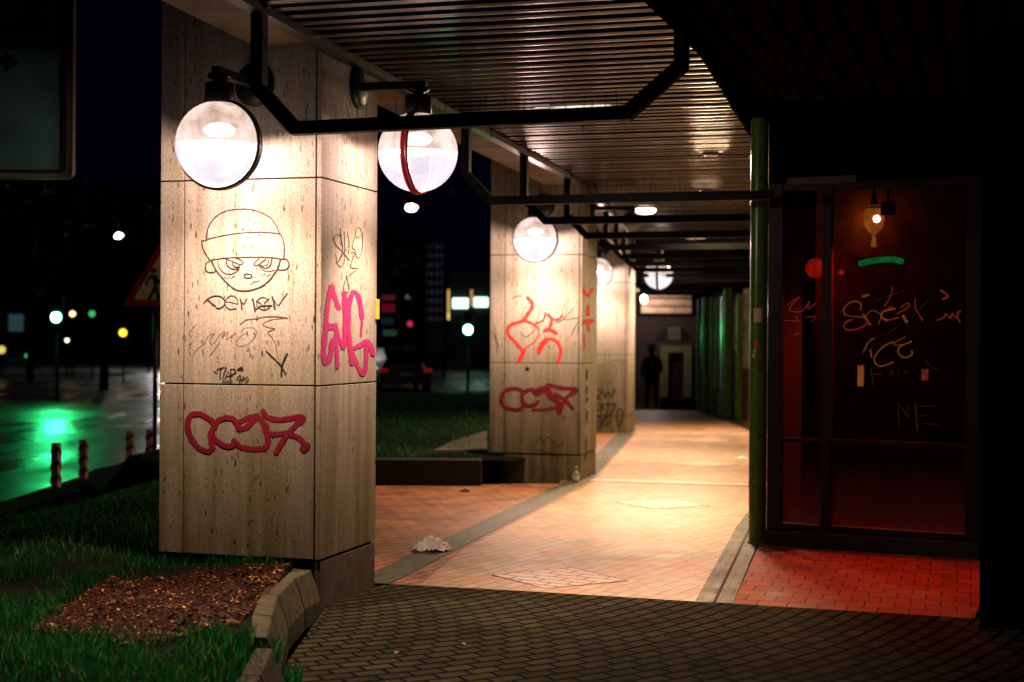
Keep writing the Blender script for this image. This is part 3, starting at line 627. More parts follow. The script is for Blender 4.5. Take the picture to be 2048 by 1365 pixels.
# right hand part of the ceiling: slats run along the walk
mb = MB(); d = (Vector((1.67, 10.13))-Vector((.64, 7.0))).normalized(); n = Vector((d.y, -d.x)); base = Vector((.85, 7.45))
for k in range(26):
    o = .035+k*.155; a = base+n*o-d*5; b = base+n*o+d*2.65; a1 = a+n*.10; b1 = b+n*.10
    mb.prism([tuple(a), tuple(b), tuple(b1), tuple(a1)], CH+.02, CH+.05)
mb.build('side_ceiling_slats', SLAT2, roof)
mb = MB(); mb.prism([tuple(base-d*5-n*.02), tuple(base+d*2.65-n*.02), tuple(base+d*2.65+n*.03), tuple(base-d*5+n*.03)], CH-.035, CH+.045); mb.build('edge_channel', DARKW, roof)
mb = MB(); mb.prism([tuple(base-d*5), tuple(base+d*2.9), tuple(base+d*2.9+n*5), tuple(base-d*5+n*5)], CH+.08, CH+.12); mb.build('ceiling_deck', DARKW, roof)
# hanging rails
def rail(y, label, full):
    s_ = s_at_depth(y); a = pl(Lp, s_)+Vector((.04, -.01)); b = pl(Rp, s_); d = (b-a).normalized(); n = Vector((-d.y, d.x, 0))
    Wd = 2.04 if full else (b-a).length+.28
    t = empty('hanging_rail', label, 'rail', (a.x, a.y, CH-.02), 0, 'bent tube rails hanging across the arcade ceiling')
    P = [Vector((0, 0, 0)), Vector((0, 0, -.375)), Vector((d.x*.19, d.y*.19, -.575)), Vector((d.x*(Wd-.2), d.y*(Wd-.2), -.575))]
    if full: P = P[:3]+[Vector((d.x*(Wd-.24), d.y*(Wd-.24), -.56)), Vector((d.x*Wd, d.y*Wd, -.36)), Vector((d.x*Wd, d.y*Wd, .0))]
    else: P[3] = Vector((d.x*Wd, d.y*Wd, -.575))
    m = MB(); m.pn = Vector((n.x, n.y, 0)); m.tube(P, .031, 4, square=True); m.build('tube', RAILM, t)
    MB().box((-.05, -.05, 0), (.05, .05, .018)).build('fixing_plate', RAILM, t)
    if y < 13:
        x = .25 if full else .3
        while x < Wd-.28:
            p = Vector((d.x*x, d.y*x, -.545)); L_ = random.uniform(.05, .125); MB().tube([p, p+Vector((random.gauss(0, .006), 0, L_))], .0013, 4).build('bird_spike', DARKW, t); x += random.uniform(.02, .085)
    if full:
        for x in (1.17, 1.6): p = Vector((d.x*x, d.y*x, -.605)); MB().tube([p, p+Vector((-.006, 0, -.02)), p+Vector((-.01, 0, -.045 if x < 1.2 else -.025))], .003, 4).build('wire_end', BLACK, t)
    return t
words = ['first', 'second', 'third', 'fourth', 'fifth', 'sixth', 'seventh', 'eighth', 'ninth', 'tenth', 'eleventh', 'twelfth']
for i, y in enumerate((7.04, 10.7, 12.5, 14.3, 16.1, 17.9, 19.7, 21.4, 23.3, 25.4, 27.6, 29.6)):
    rail(y, 'nearest and largest hanging black rail, bent up at both ends' if i == 0 else f'black hanging rail, {words[i]} from the camera, across the arcade ceiling', i == 0)
# ceiling lights
LENS = glow('ceiling_lens', (1, .82, .62), 9)
def ceiling_light(label, x, y, power, r_=.125, drop=.05, spot=150, lens=True):
    t = empty('ceiling_light', label, 'lamp', (x, y, CH), 0, 'round ceiling lights over the walk')
    MB().lathe([(1e-4, .03), (r_+.02, .03), (r_+.02, -.01), (r_, -.012)], 28).build('rim', BLACK, t)
    if lens: MB().lathe([(r_, -.01), (r_*.95, -drop*.6), (r_*.7, -drop*.9), (r_*.3, -drop), (1e-4, -drop)], 28).build('lens', LENS, t)
    else: MB().lathe([(r_, -.011), (r_*.9, -.006), (1e-4, -.006)], 28).build('cover', BLACK, t)
    point('lamp_light', (0, 0, -drop-.03 if lens else -.05), power, (1, .66, .38), .16, t, 'SPOT', spot_size=R(spot), spot_blend=.35 if lens else 1).rotation_euler = (0 if lens else R(-26), 0, 0)
ceiling_light('bright oval ceiling light seen below the third rail', 1.62, 17.9, 650, .13, .07)
ceiling_light('small dark flush downlight in the slats before the storefront post', 1.70, 12.6, 430, .05, 0, 160, lens=False)
ceiling_light('small dark flush downlight in the slats level with the second pillar', 2.05, 15.6, 260, .05, 0, 160, lens=False)
ceiling_light('small dark flush downlight far down the arcade', 2.95, 23.6, 380, .05, 0, 160, lens=False)
# glowing bar added for the bright reflection on the slats
t = empty('strip_light', 'bright narrow strip light on the slats, just above the nearest rail', 'lamp', (.44, 10.02, CH+.02), R(-15)); MB().box((-.30, -.02, -.022), (.30, .03, .0)).build('housing', BLACK, t, .003)  # housing is added along with the stand-in bar
m_ = MB().box((-.19, -.026, -.035), (.23, .026, -.022)).build('diffuser', glow('strip_glow', (1, .80, .58), 1.3, .8, 9), t)

# ------------------------------------------------------------------ storefront on the right
A = Vector((1.873, 10.62)); B = Vector((3.165, 9.99)); fd = (B-A).normalized(); ang = math.atan2(fd.y, fd.x); FL = (B-A).length
t = empty('storefront', 'dark maroon framed glass storefront with scratched tags', 'storefront', (A.x, A.y, 0), ang)
bpy.context.view_layer.update()
SF = Face((A.x, A.y, 0), (fd.x, fd.y, 0), t.matrix_world.copy())
def U(px, py=900): return SF.uv(px, py)[0]
LEDGE_LIT = plain('sill_brass', (.50, .20, .06), .45, .3, var=.6, scale=20)  # bright colour paints the light caught along the bottom rail's lip
u0, u1, u2, u3, u4, u5 = .0, U(1563), U(1641), U(1661), U(1930), FL
MB().box((-.02, -.05, 0), (FL+.05, .10, .115)).build('plinth', plain('plinth_dark', (.010, .008, .012), .8), t, .004)
fr = [((-.02, -.0, .115), (u1, .06, 2.62)), ((u2, 0, .115), (u3, .06, 2.62)), ((u4, 0, .115), (FL+.03, .06, 2.62))]
for a, b in fr: MB().box(a, b).build('frame_post', FRAMEM, t, .004)
for x0, x1 in ((u1, u2), (u3, u4)):
    MB().box((x0, .003, .115), (x1, .057, .165)).build('bottom_rail', FRAMEM, t, .003)
    MB().box((x0, .006, .755), (x1, .054, .785)).build('transom', FRAMEM, t, .002)
    MB().box((x0, .003, 2.56), (x1, .057, 2.615)).build('top_rail', FRAMEM, t, .003)
    MB().box((x0, .028, .165), (x1, .034, .755)).build('lower_pane', GLASS_REFL, t); MB().box((x0+.003, .0, .1655), (x1-.003, .026, .172)).build('sill', LEDGE_LIT, t); MB().box((x0, .028, .785), (x1, .034, 2.56)).build('upper_pane', GLASS, t)
MB().box((-.02, .002, 2.621), (FL+.03, .2, 3.1)).build('fascia', DARKW, t)
MB().box((.12, -.03, 2.60), (.62, -.002, 2.655)).build('blind_box', plain('grey_trim', (.04, .022, .035), .6), t, .003)
SF.o = SF.o+Vector((-fd.y, fd.x, 0))*.0265
SF.split('scratched_tag', P_YEL, [
 [(325,235),(330,200),(290,172),(230,190),(190,240),(200,280)], (18,[(350,280),(380,330),(405,360)]), (16,[(600,235),(510,255),(495,300),(540,325)]), (28,[(670,295),(695,335)]),
 [(435,470),(390,500),(350,580)], [(405,560),(415,620)], [(590,500),(520,530),(450,600),(440,660),(490,695),(590,660)], [(735,495),(640,540),(630,590),(680,625),(740,600),(735,570)], (22,[(345,135),(385,122)])], 1640, 560, 4.0156, 12, t, 'yellow scratched writing')
SF.split('scratched_tag', P_ORR, [
 (14,[(390,345),(330,385),(250,405),(200,390),(205,345),(260,320)]), [(600,235),(570,220),(530,245)], [(540,325),(630,305)], [(620,270),(680,240),(720,205),(700,190),(650,220)], [(765,150),(770,230),(825,325)],
 [(580,65),(570,130),(520,210)], (12,[(940,325),(1000,300),(1010,270),(1050,310),(1060,270),(1100,310),(1110,260),(1130,255),(1100,280),(1125,340)]), (16,[(970,85),(1030,130),(990,155)])], 1640, 560, 4.0156, 10, t, 'red scratched tag reading Sneek')
SF.split('scratched_tag', P_YEL, [[(200,280),(260,295),(350,300)], [(360,310),(400,255),(450,255),(490,290),(470,360)], [(680,460),(610,500),(600,525),(660,520)]], 1640, 560, 4.0156, 7, t)
SF.split('scratched_tag', P_GRY, [[(430,180),(520,140),(660,95)], [(740,300),(860,170)], [(530,440),(660,350)], [(680,460),(610,500),(600,525),(660,520)], [(635,1190),(632,1090),(630,985)], [(630,985),(710,1110)], [(710,1110),(708,1000)],
 (12,[(780,1210),(775,1100),(765,1000)]), [(765,1020),(935,1010)], [(790,1095),(850,1090)], [(410,710),(425,850)], [(400,760),(500,760)], [(420,720),(490,710)], [(560,780),(575,720),(592,780)], [(632,720),(632,770)], [(700,740),(672,742),(700,762)], [(830,1155),(960,1160)], [(850,640),(890,700),(950,720)]], 1640, 560, 4.0156, 6, t, 'grey scratches with the letters NF')
SF.split('scratched_tag', P_ORR, [[(230,660),(290,620),(240,680),(300,690),(340,640),(330,680),(370,650)], [(220,735),(280,735),(270,715),(290,740)], [(320,720),(370,715),(350,740)], [(260,805),(290,795)]], 1480, 340, 2.4366, 4, t, 'small scratched tag on the narrow pane')
# shop interior
shop = empty('shop_interior', 'dark shop room seen through the storefront glass', 'room', (2.5, 12, 0)); shop.location = (0, 0, 0)
nb = Vector((-fd.y, fd.x)); a0 = A+nb*.25+Vector((.03, 0)); b0 = B+nb*.12+fd*.6
MB().poly([(*a0, .002), (*b0, .002), (6.5, 14.5, .002), (2.75, 14.6, .002)]).build('shop_floor', plain('shop_floor', (.03, .01, .012), .5), shop)
MB().poly([(2.72, 14.6, 0), (6.5, 14.5, 0), (6.5, 14.5, 3.2), (2.72, 14.6, 3.2)]).build('back_wall', plain('shop_wall', (.02, .008, .012), .8), shop)
MB().poly([(*a0, 0), (2.72, 14.6, 0), (2.72, 14.6, 3.2), (*a0, 3.2)]).build('side_wall', DARKW, shop)
MB().poly([(*a0, 2.95), (*b0, 2.95), (6.5, 14.5, 2.95), (2.75, 14.6, 2.95)]).build('shop_ceiling', DARKW, shop)
q = at(1748, 440, 13.2); t = empty('wall_lamp', 'amber lamp with mottled shade glowing high behind the storefront glass', 'lamp', q)
MB().lathe([(1e-4, .14), (.05, .13), (.085, .07), (.09, 0), (.075, -.07), (.03, -.12), (1e-4, -.13)], 24).build('shade', glow('amber_shade', (1, .30, .03), .75, .55, 9), t); MB().lathe([(.012, -.12), (.02, -.2), (.03, -.24), (1e-4, -.25)], 12).build('pendant', MATS['amber_shade'], t); MB().lathe([(.07, .10), (.03, .16), (.01, .3), (1e-4, .3)], 14).build('cap', BLACK, t)
MB().lathe([(1e-4, .035), (.025, .025), (.035, 0), (.025, -.025), (1e-4, -.035)], 12, Matrix.Translation((0, -.10, -.0))).build('bulb', glow('amber_bulb', (1, .75, .4), 12), t)
MB().box((2.78, 13.42, 0), (5.6, 13.5, 2.94)).build('partition', plain('partition_red', (.15, .03, .012), .8, var=.6, scale=6), shop)  # board added close behind the lamps to catch their glow as halos
point('amber_light', tuple(at(1748, 438, 13.28)), 5.5, (1, .45, .10), .05, shop); point('red_glow', tuple(at(1630, 537, 13.1)), 2.2, (1, .02, .01), .05, shop)
q = at(1630, 537, 13.0); t = empty('red_lantern', 'red glowing lantern behind the narrow storefront pane', 'lamp', q)
MB().lathe([(1e-4, .09), (.05, .075), (.085, .02), (.08, -.03), (.045, -.075), (1e-4, -.085)], 20).build('shade', glow('red_shade', (1, .02, .01), .8, .6, 12), t)
MB().tube([(0, 0, .08), (0, 0, .9)], .006, 6).build('cord', BLACK, t)
point('lantern_light', (0, 0, -.14), 1, (1, .05, .02), .08, t)
q = at(1682, 545, 13.0); t = empty('red_lantern', 'tiny red pilot light right of the red lantern', 'lamp', q); MB().lathe([(1e-4, .028), (.025, .012), (.028, -.01), (1e-4, -.028)], 12).build('shade', MATS['red_shade'], t)
MB().tube([(0, 0, .02), (0, .3, .02)], .005, 6).build('bracket', BLACK, t)
t = empty('neon_sign', 'short wavy green neon tube behind the storefront glass', 'neon sign', at(1760, 523, 12.6))
P = [at(x, y, 12.6)-Vector(t.location) for x, y in ((1718, 528), (1735, 524), (1755, 521), (1775, 519), (1790, 520), (1806, 524))]
MB().tube(catmull(P, 3), .026, 10).build('tube', glow('neon_green', (.02, .55, .10), .55, .45, 20), t)
MB().box((-.2, .04, -.03), (.2, .06, .03)).build('mount', BLACK, t)
t = empty('light_slot', 'narrow amber glowing strip low behind the glass', 'lamp', at(1722, 752, 13.0)); MB().box((-.025, 0, -.09), (.025, .02, .09)).build('strip', glow('amber_strip', (.9, .30, .06), .65, .4, 20), t); MB().box((-.03, .021, -.55), (.03, .03, .3)).build('back', plain('dull_red', (.35, .03, .04), .5), t)
t = empty('light_slot', 'small dull orange square light behind the glass, right of the amber strip', 'lamp', at(1851, 750, 13.0)); MB().box((-.03, 0, -.05), (.025, .02, .05)).build('strip', glow('orange_strip', (.75, .10, .04), .5, .6, 25), t)
t = empty('spotlight', 'small dark spotlight behind the glass that throws red light on the paving', 'lamp', (2.72, 10.62, 2.50))  # unseen lamp added to redden the floor outside
MB().lathe([(.05, .0), (.055, -.10), (.05, -.10), (.045, -.01), (1e-4, -.01), (1e-4, 0), (.05, 0)], 16).build('housing', BLACK, t); MB().tube([(0, 0, 0), (0, 0, .45)], .01, 6).build('stem', BLACK, t)  # housing and stem of the added unseen lamp
l = point('red_light', (0, 0, -.08), 900, (1, .03, .010), .05, t, 'SPOT', spot_size=R(100), spot_blend=.6); l.rotation_euler = Vector((-.42, -.62, -2.4)).to_track_quat('-Z', 'Y').to_euler()

# corner post and the black wall at the right
t = empty('green_post', 'round green enamelled steel post at the storefront corner with stickers', 'post', (1.80, 10.70, 0))
MB().lathe([(.064, 0), (.064, 3.1)], 28).build('shaft', GREEN, t); MB().lathe([(.075, 0), (.075, .012), (.066, .02)], 28).build('foot_ring', GREEN, t)
MB().tube([(.085, .03, 0), (.085, .03, 2.62)], .014, 10).build('side_pipe', GREEN, t)
def sticker(px, py, w_, h_, m, name='sticker', lab=None):
    h = at(px, py, 10.64).z; xo = at(px, py, 10.64).x-1.80
    th = math.asin(max(-1, min(1, xo/.065))); mb = MB(); n = 6; k0 = len(mb.v)
    for i in range(n+1):
        a = th+(i/n-.5)*w_/.065
        for z in (h-h_/2, h+h_/2): mb.v.append((math.sin(a)*.0655, -math.cos(a)*.0655, z))
    for i in range(n): mb.f.append((2*i, 2*i+2, 2*i+3, 2*i+1)); mb.sm.append(True)
    o = mb.build(name, m, t)
    if lab: o['label'] = lab
sticker(1515, 631, .058, .10, paint('sticker_white', (.7, .55, .5), 1, .6, 90), lab='worn white square sticker'); sticker(1512, 690, .03, .05, paint('sticker_red', (.6, .10, .03), 1, .6, 90), lab='small red sticker')
sticker(1510, 702, .02, .02, MATS['sticker_white'], lab='tiny white sticker dot'); sticker(1508, 712, .022, .03, MATS['sticker_white'], lab='tiny white sticker')
mb = MB(); mb.prism([(2.44, 7.62), (6.2, 6.2), (6.5, 9.5), (3.24, 10.08)], 0, 3.1)
tag(mb.build('side_wall', DARKW), 'unlit black wall closing the right side of the picture', 'wall')

# far storefront with green posts, seen obliquely at the end
t = empty('far_shopfront', 'row of green posts and postered panes down the arcade', 'storefront', (4.28, 26.5, 0))
o0 = Vector((4.28, 26.3)); o1 = Vector((3.86, 30.2)); ff = Face((*o0, 0), (*(o1-o0), 0))
ff.n = Vector((-(o1-o0).y, (o1-o0).x, 0)).normalized(); TM = Matrix.Translation((-4.28, -26.5, 0))
def fpt(px, h, off=0):
    d = ray(px, 700); e = Vector((0, 0, EYE)); k = (ff.o-e).dot(ff.n)/d.dot(ff.n); q = e+d*k; q.z = h; return TM @ (q+ff.n*off)
PM = {'pane': plain('pane_purple', (.05, .02, .045), .25), 'paper': plain('poster_tan', (.45, .33, .22), .6, var=.5, scale=5), 'white': plain('poster_white', (.6, .45, .40), .6, var=.6, scale=3), 'mar': plain('poster_maroon', (.16, .015, .07), .6, var=.5, scale=3)}
for px, w_, h0, h1 in ((1402, .035, 0, 2.3), (1416, .05, 0, 2.33), (1429, .035, 0, 2.33), (1442, .03, 0, 2.33), (1460, .07, 0, 2.45), (1484, .055, 0, 2.3)):
    p = fpt(px, 0, .05); MB().box((p.x-w_, p.y-w_, h0), (p.x+w_, p.y+w_, h1)).build('green_post', GREEN, t, .01)
for x0, x1, m, h0, h1 in ((1402, 1426, 'pane', 0, 2.3), (1426, 1433, 'paper', .5, 2.25), (1433, 1446, 'pane', 0, 2.3), (1446, 1458, 'pane', 0, 2.3), (1464, 1484, 'pane', 0, 1.25), (1466, 1482, 'paper', 1.27, 2.2), (1486, 1512, 'white', .95, 2.4), (1486, 1512, 'mar', 0, .93)):
    a, b = fpt(x0, h0), fpt(x1, h0); MB().poly([(a.x, a.y, h0), (b.x, b.y, h0), (b.x, b.y, h1), (a.x, a.y, h1)]).build('poster' if m != 'pane' else 'pane', PM[m], t)
mb = MB()
for a, b in ((A+nb*.3, Vector((2.70, 14.7))), (Vector((2.70, 14.7)), Vector((4.05, 22.4))), (Vector((4.05, 22.4)), o0+Vector((.05, 0)))): mb.prism([tuple(a), tuple(b), (b.x+.15, b.y), (a.x+.15, a.y)], 0, 3.1)
tag(mb.build('facade_wall', plain('facade_green', (.03, .06, .03), .5)), 'plain shop wall hidden behind the green corner post', 'wall')
mb = MB().prism([(4.0, 26.4), (3.93, 30.3), (6, 30.3), (6, 26.4)], 2.46, 3.1); tag(mb.build('shop_canopy', DARKW), 'dark canopy over the far green posts', 'canopy')

# ------------------------------------------------------------------ court at the end: portal, person
t = empty('end_building', 'dim building with a pale door surround closing the arcade', 'building', (4, 42, -.33)); t.location = (0, 0, 0)
WALLB = plain('end_wall', (.035, .025, .024), .9, var=.5)
a = at(1240, 800, 42).x; b = at(1480, 800, 42).x; dl, dr = at(1340, 0, 42).x, at(1372, 0, 42).x; dt = at(0, 697, 42).z; db = at(0, 795, 42).z
MB().box((a, 42, -.4), (dl, 42.3, 4)).build('wall', WALLB, t); MB().box((dr, 42, -.4), (b, 42.3, 4)).build('wall', WALLB, t); MB().box((dl, 42, dt), (dr, 42.3, 4)).build('wall', WALLB, t)
MB().box((dl, 42.002, -.4), (dr, 42.298, db-.09)).build('door_step', WALLB, t)
SUR = plain('surround_pale', (.12, .17, .06), .8)
MB().box((at(1325, 0, 42).x, 41.9, -.2), (dl, 42.05, dt)).build('door_jamb', SUR, t); MB().box((dr, 41.9, -.2), (at(1387, 0, 42).x, 42.05, dt)).build('door_jamb', SUR, t)
MB().box((at(1325, 0, 42).x, 41.9, dt), (at(1387, 0, 42).x, 42.05, dt+.19)).build('door_lintel', SUR, t); MB().box((dl, 41.88, db-.1), (dr, 42.04, db)).build('door_sill', SUR, t)
MB().box((dl+.01, 42.2, db), (dr-.01, 42.25, dt)).build('door', BLACK, t)
m = MB(); q0 = at(1350, 640, 41.9)
m.prism([(0, 0)], 0, 0) if False else None
arc = [(at(1350, 0, 41.9).x+.48*math.cos(a_), .42*math.sin(a_)) for a_ in [math.pi*k/12 for k in range(13)]]; z0 = dt+.35
m.poly([(x, 41.97, z0+y) for x, y in arc]); m.build('fanlight', BLACK, t)
MB().box((at(1340, 0, 41.9).x, 41.93, z0), (at(1366, 0, 41.9).x, 41.965, z0+.38)).build('fanlight_panel', plain('fan_grey', (.10, .09, .08), .8), t)
f0 = at(1282, 626, 41.5); f1 = at(1383, 592, 41.5)
mm = MB().box((f0.x, 41.5, f0.z), (f1.x, 41.98, f1.z)).build('lit_fascia', plain('fascia_tan', (.55, .42, .28), .7, var=.3, scale=4), t)
for k in (0, 1): MB().box((f0.x, 41.44, f0.z+.17+k*.22), (f1.x, 41.50, f0.z+.21+k*.22)).build('fascia_bar', BLACK, t)
t = empty('wall_globe', 'small distant white globe light beside the tan fascia', 'lamp', at(1288, 598, 40.6))
MB().lathe([(1e-4, .11), (.06, .09), (.09, .04), (.09, -.05), (.06, -.11), (1e-4, -.13)], 16).build('globe', glow('far_globe', (1, .84, .7), 9), t); MB().tube([(0, 0, .13), (0, .7, .18)], .02, 6).build('arm', BLACK, t)
point('lamp_light', (.1, -.05, -.2), 50, WARM, .1, t)
t = empty('wall_globe', 'faint tiny greenish light above the distant white globe', 'lamp', at(1275, 581, 40.6)); MB().lathe([(1e-4, .05), (.05, .02), (.05, -.02), (1e-4, -.05)], 12).build('globe', glow('dim_globe', (.45, .45, .2), 1.2), t); MB().tube([(0, 0, .0), (0, .7, .05)], .015, 6).build('arm', BLACK, t)
q = at(1368, 812, 31.6); MB_ = MB().box((q.x-.5, 31.2, -.33), (q.x+.45, 31.9, .12)); tag(MB_.build('planter_box', DARKW, None, .03), 'low black box at the dark end of the walk', 'planter')

def skinned(name, joints, edges, m, parent, sub=2):
    me = bpy.data.meshes.new(name); me.from_pydata([j[0] for j in joints], edges, []); me.materials.append(m); o = bpy.data.objects.new(name, me); COL.objects.link(o)
    sk = o.modifiers.new('skin', 'SKIN'); sk.use_smooth_shade = True
    for v, j in zip(me.skin_vertices[0].data, joints): v.radius = (j[1], j[1]*(.8 if len(j) < 3 else j[2]))
    me.skin_vertices[0].data[0].use_root = True
    s2 = o.modifiers.new('sub', 'SUBSURF'); s2.levels = sub; s2.render_levels = sub; o.parent = parent; return o
pq = at(1303, 815, 37.5)
t = empty('person', 'person in a dark coat and pale hat standing at the dark end of the arcade', 'person', (pq.x, 37.5, -.33), R(200))
J = [((0,0,.82),.17),((0,0,1.02),.18),((0,.03,1.24),.20),((0,.02,1.36),.07),((0,-.02,1.42),.065),((0,-.04,1.52),.10),((0,-.03,1.60),.085),
     ((.19,.03,1.28),.085),((.27,.0,1.02),.065),((.22,-.16,.86),.05),((.20,-.20,.80),.035),((-.19,.03,1.28),.085),((-.27,.0,1.02),.065),((-.22,-.16,.86),.05),((-.20,-.20,.80),.035),
     ((.10,.02,.72),.11),((.13,0,.42),.08),((.14,.04,.08),.055),((.15,-.10,.04),.045),((-.10,.02,.72),.11),((-.12,0,.42),.08),((-.12,.04,.08),.055),((-.13,-.10,.04),.045)]
E_ = [(0,1),(1,2),(2,3),(3,4),(4,5),(5,6),(2,7),(7,8),(8,9),(9,10),(2,11),(11,12),(12,13),(13,14),(0,15),(15,16),(16,17),(17,18),(0,19),(19,20),(20,21),(21,22)]
skinned('body', J, E_, plain('dark_clothes', (.004, .004, .006), .9), t)
skinned('coat', [((0,.0,.62),.25),((0,0,.9),.22),((0,.02,1.15),.22),((0,.03,1.3),.17)], [(0,1),(1,2),(2,3)], MATS['dark_clothes'], t)
MB().lathe([(.16, 0), (.12, .02), (.115, .10), (.07, .15), (1e-4, .16)], 16, Matrix.Translation((0, -.03, 1.53))).build('hat', plain('pale_hat', (.85, .8, .35), .8), t)

# ------------------------------------------------------------------ street side
# big direction sign (its lower right corner)
sp = at(60, 200, 9.4); t = empty('direction_sign', 'big framed direction sign with black arrow and skyline pictogram', 'sign', (at(145, 358, 9.4).x, 9.4, 0))
def sx(px): return at(px, 200, 9.4).x-t.location.x
def sz(py): return at(60, py, 9.4).z
def rrect(x0, x1, z0, z1, r_, y0, y1):
    P = []
    for cx_, cz_, a0_ in ((x1-r_, z0+r_, -90), (x1-r_, z1-r_, 0), (x0+r_, z1-r_, 90), (x0+r_, z0+r_, 180)):
        for k in range(7): a_ = R(a0_+15*k); P.append((cx_+r_*math.cos(a_), cz_+r_*math.sin(a_)))
    m = MB(); n = len(P); m.v = [(x, y0, z) for x, z in P]+[(x, y1, z) for x, z in P]; m.f = [tuple(range(n)), tuple(reversed(range(n, 2*n)))]+[(i, i+n, (i+1) % n+n, (i+1) % n) for i in range(n)]; m.sm = [False]*(n+2); return m
FRM = plain('sign_frame', (.09, .08, .045), .5)
rrect(sx(-420), 0, sz(358), sz(-260), .05, .0, .06).build('frame', FRM, t)
rrect(sx(-400), sx(133), sz(347), sz(-240), .04, -.004, .0).build('gasket', BLACK, t)
MB().box((sx(-390), -.010, sz(340)), (sx(119), -.004, sz(100))).build('sign_face', plain('sign_grey', (.045, .11, .10), .35, var=.45, scale=2), t)
MB().box((sx(-390), -.010, sz(74)), (sx(118), -.004, sz(-230))).build('upper_face', plain('sign_blue', (.10, .03, .06), .35, var=.6, scale=2), t)
MB().box((sx(-390), -.012, sz(99)), (sx(119), -.004, sz(75))).build('divider_bar', plain('bar_blue', (.02, .02, .05), .4), t)
m = MB(); m.poly([(sx(x), -.014, sz(y)) for x, y in ((-60, 116), (10, 116), (8, 102), (40, 124), (10, 148), (10, 134), (-60, 134))][::-1]); m.build('arrow', BLACK, t)
m = MB()
sky = [(-120, 70), (-120, 50), (-60, 48), (-60, 38), (-40, 38), (-40, 50), (0, 50), (0, 44), (14, 40), (14, 52), (30, 52), (36, 40), (42, 52), (52, 46), (64, 46), (66, 36), (76, 32), (84, 40), (84, 48), (94, 42), (102, 50), (102, 70)]
m.poly([(sx(x), -.014, sz(y)) for x, y in sky][::-1]); m.build('skyline_pictogram', BLACK, t)
for px in (-60, -330): MB().tube([(sx(px), .10, -.3), (sx(px), .10, 4.6)], .045, 12).build('post', FRM, t)
# pedestrian warning sign
t = empty('warning_sign', 'triangular red bordered warning sign with walking figure behind the first pillar', 'sign', (at(309, 700, 17.6).x, 17.6, -.1))
TX = lambda px: at(px, 560, 17.6).x-t.location.x; TZ = lambda py: at(300, py, 17.6).z+.1
def tri(cx_, zb, wd, y0, y1, name, m):
    h = wd*.866; M_ = MB(); P = [(cx_-wd/2, zb), (cx_+wd/2, zb), (cx_, zb+h)]
    M_.v = [(x, y0, z) for x, z in P]+[(x, y1, z) for x, z in P]; M_.f = [(0, 1, 2), (5, 4, 3), (0, 3, 4, 1), (1, 4, 5, 2), (2, 5, 3, 0)]; M_.sm = [False]*5; M_.build(name, m, t, .012)
wd = .92; c_ = TX(245)+wd/2; tri(c_, TZ(612), wd, 0, .02, 'border', plain('sign_red', (.35, .015, .02), .4)); tri(c_, TZ(612)+.075, wd-.27, -.006, .0, 'field', plain('sign_yellow', (.75, .65, .28), .4))
m = MB(); B0 = (c_-.16, TZ(603)+.02); figp = [(0, 0), (.05, .09), (.08, .17), (.06, .25), (.02, .24), (.0, .16), (-.03, .17), (.03, .30), (.10, .30), (.16, .22), (.14, .18), (.115, .20), (.125, .14), (.17, .0), (.12, 0), (.095, .11), (.04, 0)]
m.poly([(B0[0]+x, -.010, B0[1]+z) for x, z in figp]); m.poly([(B0[0]+.075+.032*math.cos(k*.7), -.010, B0[1]+.345+.032*math.sin(k*.7)) for k in range(9)]); m.build('walking_figure', BLACK, t)
MB().tube([(0, .04, -.2), (0, .04, TZ(500))], .028, 10).build('pole', BLACK, t)
# striped bollards
WHT = plain('bollard_white', (.5, .38, .32), .7); RDB = plain('bollard_red', (.22, .012, .012), .7)
def bollard(x, y, label, h, z0=-.3):
    t = empty('striped_bollard', label, 'bollard', (x, y, z0), random.uniform(-.2, .2), 'striped bollards along the road edge')
    MB().box((-.045, -.045, 0), (.045, .045, h)).build('post', WHT, t, .008)
    m = MB()
    for k in range(3):
        z = h*(.08+.31*k); q = .0475
        if z+.17*h+.05 < h: m.poly([(-q, -q, z), (q, -q, z+.06), (q, -q, z+.06+.13*h), (-q, -q, z+.13*h)]); m.poly([(q, -q, z+.06), (q, q, z), (q, q, z+.13*h), (q, -q, z+.06+.13*h)])
    m.build('stripes', RDB, t)
for (px, py, lab, h) in ((112, 975, 'dark striped bollard standing against the green reflection, leftmost of the row', .52), (167, 958, 'striped bollard just right of the green road reflection', .49), (260, 931, 'red and white bollard third along the road edge', .48), (300, 936, 'red and white bollard beside the warning sign pole', .52)):
    q = gnd(px, py, -.3); bollard(q.x, q.y, lab, h)

# lights of the street
def emis(name, c, s): return MATS.get(name) or glow(name, c, s)
def ball(parent, name, loc, r_, m, flat=1.0): return MB().lathe([(max(1e-4, r_*math.cos(a)), r_*math.sin(a)*flat) for a in [R(-90+18*k) for k in range(11)]], 16, Matrix.Translation(loc)).build(name, m, parent)
def street_lamp(px, py, dep, label, r_, col, s_, name='street_lamp', cat='street lamp', mname='lamp_white'):
    q = at(px, py, dep); t = empty(name, label, cat, (q.x, dep, -.3), 0)
    m = emis(mname, col, s_); h = q.z+.3
    ball(t, 'lamp_head', (0, 0, h), r_, m, .6)
    MB().tube([(0, .05, h+.12), (.3, .2, h+.25), (1.2, .3, h+.1), (1.4, .3, h-.6), (1.4, .3, 0)], .07, 8).build('pole', DARKW, t); return t
street_lamp(237, 472, 70, 'distant street lamp glowing white in the black sky left of the pillar', .20, (1, .95, .8), 30)
street_lamp(823, 416, 62, 'distant oval street lamp seen between the first and second pillars', .24, (1, .98, .75), 30)
street_lamp(345, 600, 75, 'street lamp hidden behind the first pillar that lights the wet road', .45, (1, .95, .85), 170, mname='lamp_strong')
